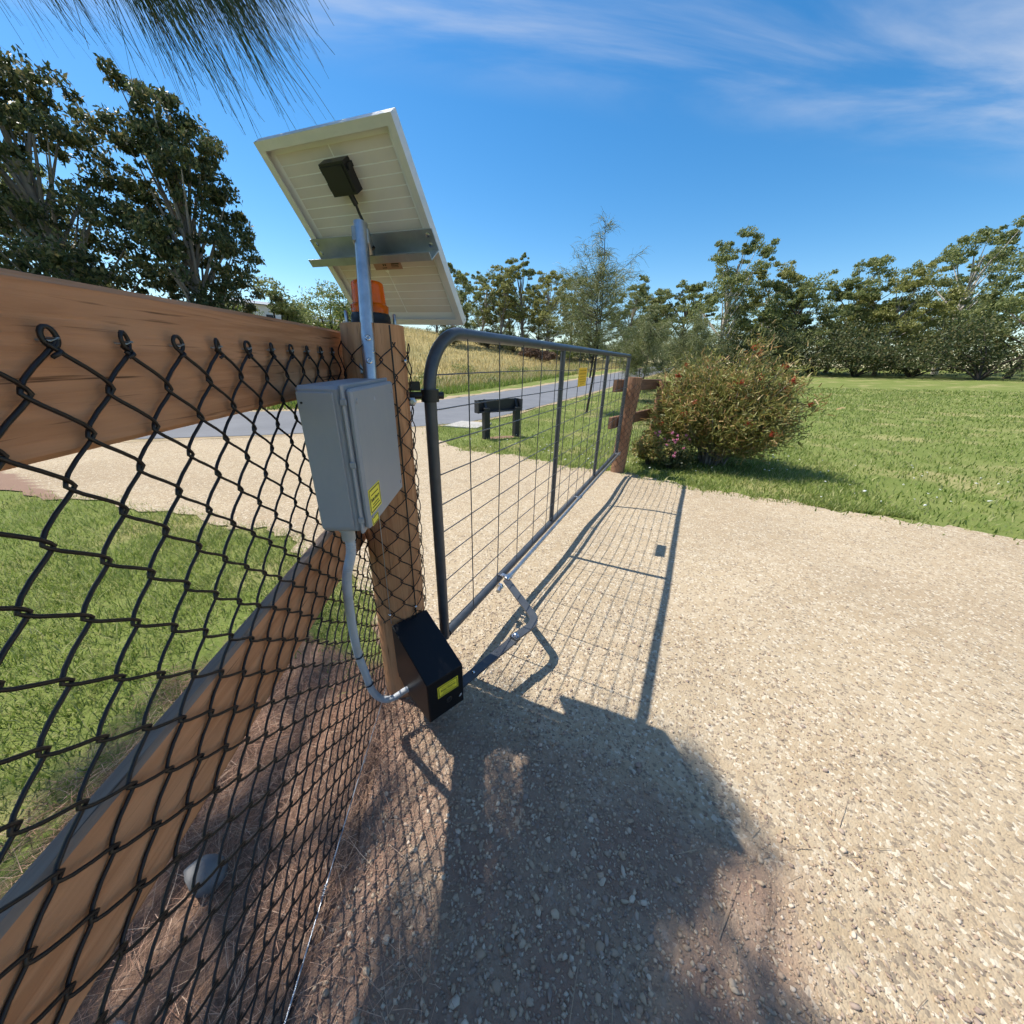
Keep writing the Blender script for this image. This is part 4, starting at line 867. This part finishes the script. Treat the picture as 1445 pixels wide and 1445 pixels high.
G = 'gum trees along the far crest'
gums = [  # azimuth, distance, height, spread, leaf, label
 (-34.2, 58, 9.8, 2.7, 'gum_leaf', 'bark_grey', 'gum tree whose crown shows just right of the solar panel edge'),
 (-30.6, 62, 9.6, 3.0, 'gum_leaf', 'bark_pale', 'gum tree with a bare white trunk, second right of the solar panel'),
 (-27.8, 60, 11.2, 3.0, 'gum_leaf_olive', 'bark_grey', 'olive gum tree third right of the solar panel on the crest'),
 (-24.2, 62, 13.2, 2.5, 'gum_leaf', 'bark_grey', 'tallest thin open crowned gum left of the feathery roadside she-oak'),
 (-20.6, 58, 11.0, 3.2, 'gum_leaf_olive', 'bark_grey', 'round crowned gum tree directly above the first gate stay'),
 (-17.2, 61, 11.4, 3.2, 'gum_leaf_olive', 'bark_dark', 'broad rounded gum tree just left of the feathery roadside she-oak'),
 (-10.2, 60, 11.0, 2.7, 'gum_leaf', 'bark_grey', 'slender gum tree just right of the feathery roadside she-oak'),
 (-6.6, 64, 10.0, 2.4, 'gum_leaf_olive', 'bark_grey', 'sparse low gum tree in the gap above the far gate end'),
 (-2.6, 54, 9.6, 3.0, 'gum_leaf', 'bark_dark', 'dark gum tree standing left of the big pale trunked gum'),
 (2.2, 46, 12.6, 3.6, 'gum_leaf', 'bark_pale', 'tallest gum on the right with pale trunk behind the red flowering shrub'),
 (6.2, 50, 10.2, 3.2, 'gum_leaf_olive', 'bark_pale', 'spreading gum with pale limbs right of the tallest one'),
 (9.6, 47, 8.2, 3.2, 'gum_leaf', 'bark_dark', 'dark low gum tree above the lawn right of the red flowering shrub'),
 (13.4, 50, 9.4, 3.0, 'gum_leaf', 'bark_grey', 'second gum tree right of the red flowering shrub beyond the lawn'),
 (17.6, 48, 8.0, 3.4, 'gum_leaf_olive', 'bark_grey', 'third gum tree right of the red flowering shrub beyond the lawn'),
 (22.0, 52, 11.6, 3.4, 'gum_leaf', 'bark_pale', 'fourth gum tree right of the red flowering shrub beyond the lawn'),
 (26.5, 47, 8.6, 3.3, 'gum_leaf', 'bark_dark', 'last gum tree at the far right beyond the lawn')]
for i, (az_, di, h_, sp_, lf, bk_, lab) in enumerate(gums): gum('gum_tree', az_, di, h_, sp_, 100+i, lab, lf, bk_, n_leaf=10500, low=.32, leafsize=.215, radk=1.12)
# darker trees behind and between them
for i, (az_, di, h_, sp_, lab) in enumerate([(-36.5, 72, 8.6, 3.4, 'dark bushy tree half hidden behind the solar panel'), (-32.4, 74, 9.0, 3.6, 'dark tree in the back row behind the white trunked gum'), (-26.0, 75, 9.5, 3.6, 'dark tree in the back row left of the thin tall gum'), (-22.2, 76, 9.0, 3.8, 'dark tree in the back row right of the thin tall gum'), (-14.8, 74, 10.0, 3.6, 'dark tree in the back row behind the feathery roadside she-oak'), (-8.2, 74, 10.5, 3.4, 'dark tree in the back row above the gate end'), (-4.4, 66, 9.4, 3.6, 'dark tree in the back row above the left edge of the shrub'), (4.3, 62, 8.0, 3.6, 'dark tree in the back row between the two pale trunked gums'), (8.2, 60, 6.6, 3.4, 'dark tree in the back row above the right edge of the shrub'), (15.6, 62, 7.0, 3.6, 'dark tree in the back row far right over the lawn'), (20.0, 64, 7.6, 3.8, 'dark tree in the back row second from the right edge'), (24.5, 62, 7.0, 3.6, 'dark tree in the back row nearest the right edge')]):
    gum('bush_tree', az_, di, h_, sp_, 200+i, lab, 'gum_leaf' if i % 3 else 'dark_leaf', 'bark_dark', n_leaf=7500, low=.12, leafsize=.24, radk=1.15, group='dark trees in the back row')
# understorey shrubs along the crest
def shrub(name, az_deg, dist, h, rad, seed, label, leaf, n_leaf=2200, ls=.22, group=None, cat='shrub', bark='bark_dark', xy=None):
    r_ = np.random.RandomState(seed); a_ = math.radians(az_deg); bx, by = xy if xy is not None else (CAM[0]+dist*math.sin(a_), CAM[1]+dist*math.cos(a_)); root = empty(name, (bx, by, zg(bx, by)-.05)); tag(root, label, cat, group)
    st_ = MB(); cs = []; npf = 14
    for i in range(npf):
        an_ = r_.rand()*6.28; q_ = r_.rand()**.6; e = np.array([math.cos(an_)*rad*.72*q_, math.sin(an_)*rad*.72*q_, h*(.22+.62*r_.rand()*(1.15-.6*q_))]); st_.tube([(0, 0, 0), e*np.array([.3, .3, .55]), e], [h*.02, h*.012, h*.005], 5, False); cs.append(puff(r_, e, rad*(.30+.2*r_.rand()), n_leaf//npf, .75))
    st_.build('stem', M[bark], root); cs = np.concatenate(cs); cs[:, 2] = np.maximum(cs[:, 2], .03); V, Fq = leaves(cs, np.full(len(cs), ls), np.full(len(cs), ls*.45), seed+5, .2); link('foliage', np_mesh('foliage', V, Fq), M[leaf], root); return root
for i, (az_, di, h_, r0_, lf, lab) in enumerate([
 (-35.0, 54, 2.8, 2.4, 'dark_leaf', 'dark shrub at the crest directly right of the solar panel'), (-29.4, 57, 3.4, 2.6, 'dark_leaf', 'dark shrub at the foot of the white trunked gum'), (-25.6, 57, 3.0, 2.4, 'dark_leaf', 'dark shrub left of the russet bush on the crest'),
 (-23.2, 52, 1.9, 1.7, 'brown_shrub', 'russet brown bush on the crest above the gate rail'), (-20.9, 51, 1.4, 1.5, 'brown_shrub', 'smaller russet bush right of the first on the crest'), (-18.6, 54, 3.2, 2.0, 'bright_leaf', 'bright green shrub right of the russet bushes on the crest'),
 (-15.6, 55, 3.4, 2.6, 'dark_leaf', 'dark shrub behind the trunk of the feathery roadside she-oak'), (-11.6, 58, 3.2, 2.6, 'gum_leaf', 'green shrub right of the feathery roadside she-oak'), (-8.0, 62, 3.6, 2.8, 'gum_leaf', 'green shrub at the bend where the road disappears'),
 (-4.8, 48, 4.2, 4.4, 'dark_leaf', 'dark shrub left behind the red flowering shrub'), (-.6, 46, 4.2, 4.4, 'dark_leaf', 'dark shrub hidden low behind the red flowering shrub'), (4.4, 43, 4.2, 4.4, 'dark_leaf', 'dark shrub at the foot of the tallest right gum'), (8.4, 44, 4.2, 4.4, 'dark_leaf', 'dark shrub at the lawn edge under the low dark gum'),
 (12.0, 46, 4.2, 4.4, 'dark_leaf', 'dark shrub at the lawn edge under the second right gum'), (16.0, 45, 4.2, 4.4, 'dark_leaf', 'dark shrub at the lawn edge under the third right gum'), (20.4, 46, 4.2, 4.4, 'dark_leaf', 'dark shrub at the lawn edge under the fourth right gum'), (25.0, 44, 4.2, 4.4, 'dark_leaf', 'dark shrub at the lawn edge at the far right')]):
    shrub('crest_shrub', az_, di, h_, r0_, 300+i, lab, lf, n_leaf=6000, ls=.21, group='shrubs along the crest')
for i, (az_, di, s_, lab) in enumerate([(-38, 22, 1.0, 'weedy green tuft on the dry slope left of the gate corner'), (-33, 30, 1.2, 'weedy green tuft on the dry slope above the first gate wires'), (-29.5, 24, .9, 'weedy green tuft on the dry slope above the black stand'), (-25, 34, 1.2, 'weedy green tuft on the dry slope below the russet bush')]):
    shrub('weed_tuft', az_, di, .55*s_, .9*s_, 340+i, lab, 'bright_leaf', 700, .12, 'weeds on the dry slope')

# left group beyond the road
gum('gum_tree', -63.2, 17.5, 8.6, 1.40, 401, 'tall dark gum nearest to the left of the solar panel', 'dark_leaf', 'bark_grey', n_leaf=19000, leafsize=.15, low=.16, group='trees on the left slope', npuff=56, radk=1.55)
gum('gum_tree', -72.0, 19, 8.5, 1.9, 402, 'dark leafy gum second to the left of the solar panel beyond the fence', 'dark_leaf', 'bark_grey', n_leaf=17000, leafsize=.16, low=.14, group='trees on the left slope', npuff=54, radk=1.5)
gum('gum_tree', -78.5, 22, 9.0, 2.4, 403, 'leafy gum third to the left of the solar panel at the left edge', 'gum_leaf', 'bark_grey', n_leaf=14000, leafsize=.18, low=.14, group='trees on the left slope', npuff=50, radk=1.5)
for i, (az_, di, h_, r0_, lf, lab) in enumerate([(-56.2, 21, 4.0, 1.7, 'gum_leaf', 'grey green bush with yellow tips at the left above the rail'), (-53.2, 23, 3.7, 1.6, 'gum_leaf', 'olive bush in the middle of the left group above the rail'), (-50.4, 28, 5.2, 2.2, 'bright_leaf', 'bright green rounded tree at the lower left of the solar panel'), (-47.0, 29, 5.4, 2.3, 'bright_leaf', 'green tree partly hidden behind the beacon and panel'), (-63.5, 23, 3.6, 2.4, 'bright_leaf', 'bright green low bush at the foot of the tall dark gum'), (-70.5, 26, 3.6, 2.4, 'gum_leaf', 'grey green bush low on the far left slope'), (-78, 24, 3.6, 2.4, 'dark_leaf', 'dark bush at the far left edge')]):
    shrub('slope_bush', az_, di, h_, r0_, 420+i, lab, lf, 7500, .15, 'bushes on the left slope')

# feathery she-oaks
def sheoak(name, x_, y_, h, spread, seed, label, n_needle=9000, nl=.28, nw=.012, leaders=2, cat='tree', leaf='sheoak', low=.22):
    r_ = np.random.RandomState(seed); root = empty(name, (x_, y_, zg(x_, y_)-.04)); tag(root, label, cat)
    tk = MB(); tips = []; PP = []; DD = []
    for k in range(leaders):
        t_ = np.linspace(0, 1, 9)[:, None]; off = np.array([.10*h*r_.randn()*.35*(k+.3), .1*h*r_.randn()*.35*(k+.3), h*(1-.13*k)]); st_ = np.array([0, 0, 0.]) if k == 0 else np.array([0, 0, .22*h])
        pth = st_+(off-st_)*t_+np.array([.03*h*r_.randn(), .03*h*r_.randn(), 0])*np.sin(np.pi*t_); tk.tube(pth, np.linspace(.0085*h, .0012*h, 9)*(1 if k == 0 else .7), 7)
        nb = 46
        for i in range(nb):
            f = low+(1-low)*(i+r_.rand())/nb
            if f < st_[2]/h+.03: continue
            b0 = pth[0]+(pth[-1]-pth[0])*((f*h-st_[2])/(off[2]-st_[2]) if off[2] > f*h else 1.0); an_ = r_.rand()*6.28; wdt = spread*(.45+.55*math.sin(math.pi*min(1, (f-low+.10)/(1.0-low))**.8))*(.35+.75*r_.rand())
            if f > .74: wdt *= .16 if f < .90 else .26
            e = b0+np.array([math.cos(an_)*wdt, math.sin(an_)*wdt, (.30+.5*r_.rand())*wdt]); m2 = (b0+e)/2+np.array([0, 0, -.08*wdt]); tk.tube([b0, m2, e], [.0022*h, .0014*h, .0005*h], 4, False)
            cnt = int(n_needle/(leaders*nb)*(1.25 if f < .74 else (.10 if f < .90 else .40))); q_ = r_.rand(cnt)[:, None]**.7; p_ = b0+(e-b0)*(.2+.85*q_)+r_.randn(cnt, 3)*.05*spread; d_ = nrm(e-b0)*.7+r_.randn(cnt, 3)*.45+np.array([0, 0, .25]); PP.append(p_); DD.append(d_)
    tk.build('trunk', M['bark_dark'], root); P = np.concatenate(PP); D = np.concatenate(DD); D /= np.linalg.norm(D, axis=1)[:, None]
    V, Fq = ribbons(P, D, nl*(.5+r_.rand(len(P))), np.full(len(P), nw), 2, .55, .2, seed+1); link('crown', np_mesh('crown', V, Fq), M[leaf], root); return root
sheoak('sheoak_tree', -2.15, 10.4, 4.85, 1.25, 501, 'slender feathery she-oak on the verge behind the gate with spiky top', 9500, .28, .010, 3, low=.30)
sheoak('sheoak_tree', -1.35, 15.5, 3.5, 1.3, 502, 'pale green feathery young she-oak just left behind the flowering shrub', 9000, .32, .013, 2, low=.08)
sheoak('sheoak_tree', .35, 17.5, 3.3, 1.2, 503, 'small olive feathery she-oak rising behind the flowering shrub', 7000, .32, .013, 2, low=.08)

# red flowering shrub
bx, by = 1.14, 5.10; bush = empty('bottlebrush_shrub', (bx, by, zg(bx, by)-.03)); tag(bush, 'big rounded shrub with red flowers on the lawn beside the far gate post', 'shrub')
r_ = np.random.RandomState(77); tk = MB(); PP = []; DD = []; ends = []
for i in range(150):
    an_ = r_.rand()*6.28; el_ = r_.rand(); reach = .97*(.62+.38*r_.rand()); th = math.asin(min(1, .02+.98*el_**.9)); e = np.array([math.cos(an_)*math.cos(th)*reach*1.02, math.sin(an_)*math.cos(th)*reach*.95, .50+math.sin(th)*reach*1.0])
    e = e*np.array([1, 1, 1.0])*(1.16 if i % 6 == 0 else (.82+.25*r_.rand()))
    b0 = np.array([r_.randn()*.06, r_.randn()*.06, 0]); m2 = b0*.5+e*.5+np.array([0, 0, .05]); tk.tube([b0, b0*.7+m2*.3+[0, 0, .12], m2, e], [.018, .014, .009, .003], 5, False)
    cnt = 250; q_ = (.42+.62*r_.rand(cnt)**.6)[:, None]; p_ = b0+(e-b0)*q_+r_.randn(cnt, 3)*.085; d_ = nrm(e-b0)*.75+r_.randn(cnt, 3)*.55; PP.append(p_); DD.append(d_); ends.append(e)
tk.build('stem', M['bark_grey'], bush); P = np.concatenate(PP); D = np.concatenate(DD); D /= np.linalg.norm(D, axis=1)[:, None]; P[:, 2] = np.maximum(P[:, 2], .16)
V, Fq = ribbons(P, D, .045+.055*r_.rand(len(P)), .011+.009*r_.rand(len(P)), 2, .1, .2, 78); link('foliage', np_mesh('foliage', V, Fq), M['bottlebrush'], bush)
for i in range(0, 150, 3):
    e = ends[i]; cnt = 70; p_ = np.tile(e*.97, (cnt, 1))+r_.randn(cnt, 3)*.012; d_ = r_.randn(cnt, 3); d_ /= np.linalg.norm(d_, axis=1)[:, None]; V, Fq = ribbons(p_, d_, np.full(cnt, .034), np.full(cnt, .009), 1, 0, 0, 80+i); link('flower', np_mesh('flower', V, Fq), M['red_flower'], bush)
pk = shrub('pink_flower_plant', 0, 0, .50, .36, 601, 'low green plant with pink flowers under the left side of the shrub', 'dark_leaf', 2600, .05, xy=(.62, 4.42), cat='plant')
for i in range(22):
    an_ = r_.rand()*6.28; e = np.array([math.cos(an_)*.28*r_.rand()+.02, math.sin(an_)*.28*r_.rand()-.12, .22+.38*r_.rand()]); cnt = 26; d_ = r_.randn(cnt, 3); d_ /= np.linalg.norm(d_, axis=1)[:, None]; V, Fq = ribbons(np.tile(e, (cnt, 1)), d_, np.full(cnt, .020), np.full(cnt, .010), 1, 0, 0, 180+i); link('flower', np_mesh('flower', V, Fq), M['pink_flower'], pk)
shrub('low_shrub', 0, 0, .62, .34, 611, 'low clipped green shrub right beside the far timber post', 'bottlebrush', 4200, .045, xy=(.33, 4.42), cat='shrub')
shrub('low_shrub', 0, 0, .50, .30, 612, 'low olive shrub between the wing fence and the flowering shrub', 'bottlebrush', 3600, .045, xy=(.50, 4.75), cat='shrub')

# white house and a blue shed behind the left trees
def place(az_deg, dist): a_ = math.radians(az_deg); x_, y_ = CAM[0]+dist*math.sin(a_), CAM[1]+dist*math.cos(a_); return x_, y_, zg(x_, y_)
def house(name, az_, di, W_, D_, H_, RH, wall, roof, label, cat):
    x_, y_, z_ = place(az_, di); root = empty(name, (x_, y_, z_-.3), (0, 0, -math.radians(az_)+.35)); tag(root, label, cat)
    MB().box((0, 0, H_/2), (W_, D_, H_)).build('wall', wall, root); mb = MB(); o_ = .35
    mb.add([(-W_/2-o_, -D_/2-o_, H_+.02), (W_/2+o_, -D_/2-o_, H_+.02), (W_/2+o_, D_/2+o_, H_+.02), (-W_/2-o_, D_/2+o_, H_+.02), (-W_/2+.4, 0, H_+RH), (W_/2-.4, 0, H_+RH)], [(3, 2, 1, 0), (0, 1, 5, 4), (2, 3, 4, 5), (1, 2, 5), (3, 0, 4)]); mb.build('roof', roof, root)
    for k in (-.3, .28):
        wd = MB().box((W_*k, -D_/2-.02, H_*.55), (W_*.14, .04, H_*.4)).build('window', M['pv_glass'], root); fr0 = MB()
        for (cx0, cz0, sx0, sz0) in ((0, H_*.21, W_*.16, .08), (0, -H_*.21, W_*.16, .08), (-W_*.075, 0, .08, H_*.34), (W_*.075, 0, .08, H_*.34)): fr0.box((W_*k+cx0, -D_/2-.05, H_*.55+cz0), (sx0, .06, sz0))
        fr0.build('window_frame', M['white'], wd)
    MB().box((0, -D_/2-.03, H_*.36), (W_*.10, .05, H_*.72)).build('door', M['stand_black'], root)
house('house', -58.0, 40, 5.0, 5, 2.3, .5, M['white'], mat('roof_grey', (.30, .31, .32), .6, col2=(.24, .25, .26), scale=3), 'white walled house glimpsed through the left bushes', 'house')
house('shed', -51.6, 38, 2.4, 2.2, 1.9, .5, mat('shed_blue', (.07, .12, .17), .6, col2=(.09, .14, .19), scale=4), mat('shed_roof', (.10, .15, .20), .5, col2=(.08, .12, .16), scale=4), 'small blue shed half hidden under the left bushes', 'shed')

# she-oak that overhangs the fence from the left and shades the foreground
ts = empty('overhanging_sheoak', (-2.6, -2.5, zg(-2.6, -2.5)-.05)); tag(ts, 'dark she-oak with long drooping needles overhanging the top left corner', 'tree'); to = np.array(ts.location)
r_ = np.random.RandomState(900); tk = MB(); tk.tube(np.array([(0, 0, 0), (.05, .05, 1.4), (-.02, .1, 2.8), (.1, .12, 4.4), (.1, .1, 6.0)]), [.13, .11, .09, .06, .02], 12)
tk.build('trunk', M['bark_dark'], ts); bm_ = MB(); PP = []; DD = []; LL = []
GAPS = [(.22, -.30, .075, .10), (.32, -.47, .085, .10), (.40, -.53, .05, .04), (.25, -.64, .05, .05), (.30, -.79, .06, .07), (.44, -.17, .05, .022), (.69, -.16, .05, .02), (.775, -.22, .03, .06), (.81, -.40, .035, .045), (.93, -.43, .05, .03), (1.02, -.41, .05, .025), (1.20, -.52, .05, .03), (1.10, -.60, .06, .03), (.07, -.52, .03, .05), (1.14, -.30, .10, .06), (.10, -.75, .10, .06), (-.10, -.55, .09, .10), (-.25, -.35, .08, .09), (.0, -.95, .1, .06)]
_g = np.random.RandomState(41)
GAPS += [(-.75+.95*_g.rand(), -1.25+1.05*_g.rand(), .03+.07*_g.rand(), .03+.06*_g.rand()) for _ in range(26)]
def lit(X_, Y_):
    m_ = X_ > np.interp(Y_, [-1.3, -.62, -.47, -.40, -.36, -.31, -.25, -.14, -.04, .05], [1.45, 1.45, 1.42, 1.30, 1.14, 1.05, 1.10, 1.19, 1.15, 1.02])+.035*np.sin(38*Y_)+.02*np.sin(90*Y_+X_*30)
    m_ = m_ | (np.sin(24*X_+3*np.sin(15*Y_))*np.sin(27*Y_+3*np.sin(13*X_)) > .68)
    for a0, b0, ax_, ay_ in GAPS: m_ = m_ | ((X_-a0)**2/(1.12*ax_)**2+(Y_-b0)**2/(1.12*ay_)**2 < 1)
    return m_
def spray(st_, m2, e, cnt, lo_q, dvec, jit, l0, l1, spread_, gaps=True):
    t_ = np.linspace(0, 1, 9)[:, None]; pth = (1-t_)**2*st_+2*t_*(1-t_)*m2+t_*t_*e
    bm_.tube(pth-to, np.linspace(.011, .002, 9), 5, False)
    q_ = lo_q+(1.02-lo_q)*r_.rand(cnt)**.7; idx_ = np.clip(q_*8, 0, 7.999); i0 = idx_.astype(int); p_ = pth[i0]+(pth[np.minimum(i0+1, 8)]-pth[i0])*(idx_-i0)[:, None]+r_.randn(cnt, 3)*spread_
    d_ = dvec+r_.randn(cnt, 3)*jit; d_ /= np.linalg.norm(d_, axis=1)[:, None]; l_ = l0+l1*r_.rand(cnt); k_ = np.ones(cnt, bool)
    for f_ in ((0, .5, 1.0) if gaps else ()):
        m3 = p_+d_*(l_*f_)[:, None]; k_ &= ~lit(m3[:, 0]+.606*(m3[:, 2]+.05), m3[:, 1])
    PP.append(p_[k_]); DD.append(d_[k_]); LL.append(l_[k_])
for i in range(230):
    X_ = -.95+2.35*r_.rand(); Y_ = -1.45+1.47*r_.rand(); h_ = 2.45+1.9*r_.rand()**1.1
    if lit(np.array([X_]), np.array([Y_]))[0]: continue
    e = np.array([X_-.606*(h_+.05), Y_, h_]); st_ = np.array([-2.5+.1*r_.randn(), -2.4+.1*r_.randn(), min(5.6, h_+.5+.6*r_.rand())]); m2 = (st_+e)/2+np.array([0, 0, .35])
    spray(st_, m2, e, 360, .58, nrm(e-m2)*.55+np.array([.10, .05, -.45]), .25, .14, .20, .035)
for i in range(36):
    X_, Y_ = (.92+.24*r_.rand(), -.16+.22*r_.rand()) if i < 14 else (1.0+.40*r_.rand(), -.62+.26*r_.rand()); h_ = 3.0+1.0*r_.rand(); e = np.array([X_-.606*(h_+.05), Y_, h_]); st_ = np.array([-2.5, -2.4, 4.8]); m2 = (st_+e)/2+np.array([0, 0, .35])
    spray(st_, m2, e, 130, .86, nrm(e-m2)*.55+np.array([.10, .05, -.45]), .25, .12, .16, .03)
# the lowest drooping sprays, seen against the sky
for i in range(90):
    if i < 46: X0 = -.37-.36*r_.rand(); Y0 = -.36+.28*r_.rand(); z_ = 1.92+.26*r_.rand()+.35*(-X0-.37)
    else: X0 = -.75-1.4*r_.rand(); Y0 = -.95+.75*r_.rand(); z_ = 2.05+.30*r_.rand()+.30*(-X0-.75)
    e = np.array([X0, Y0, z_]); st_ = np.array([-2.5, -2.4, 3.6+.8*r_.rand()]); m2 = (st_+e)/2+np.array([0, 0, .45])
    spray(st_, m2, e, 400, .72, np.array([.36, .28, -.75]), .15, .10, .22, .022, i >= 30)
bm_.build('branches', M['bark_dark'], ts)
P = np.concatenate(PP); D = np.concatenate(DD); D /= np.linalg.norm(D, axis=1)[:, None]; L_ = np.concatenate(LL)
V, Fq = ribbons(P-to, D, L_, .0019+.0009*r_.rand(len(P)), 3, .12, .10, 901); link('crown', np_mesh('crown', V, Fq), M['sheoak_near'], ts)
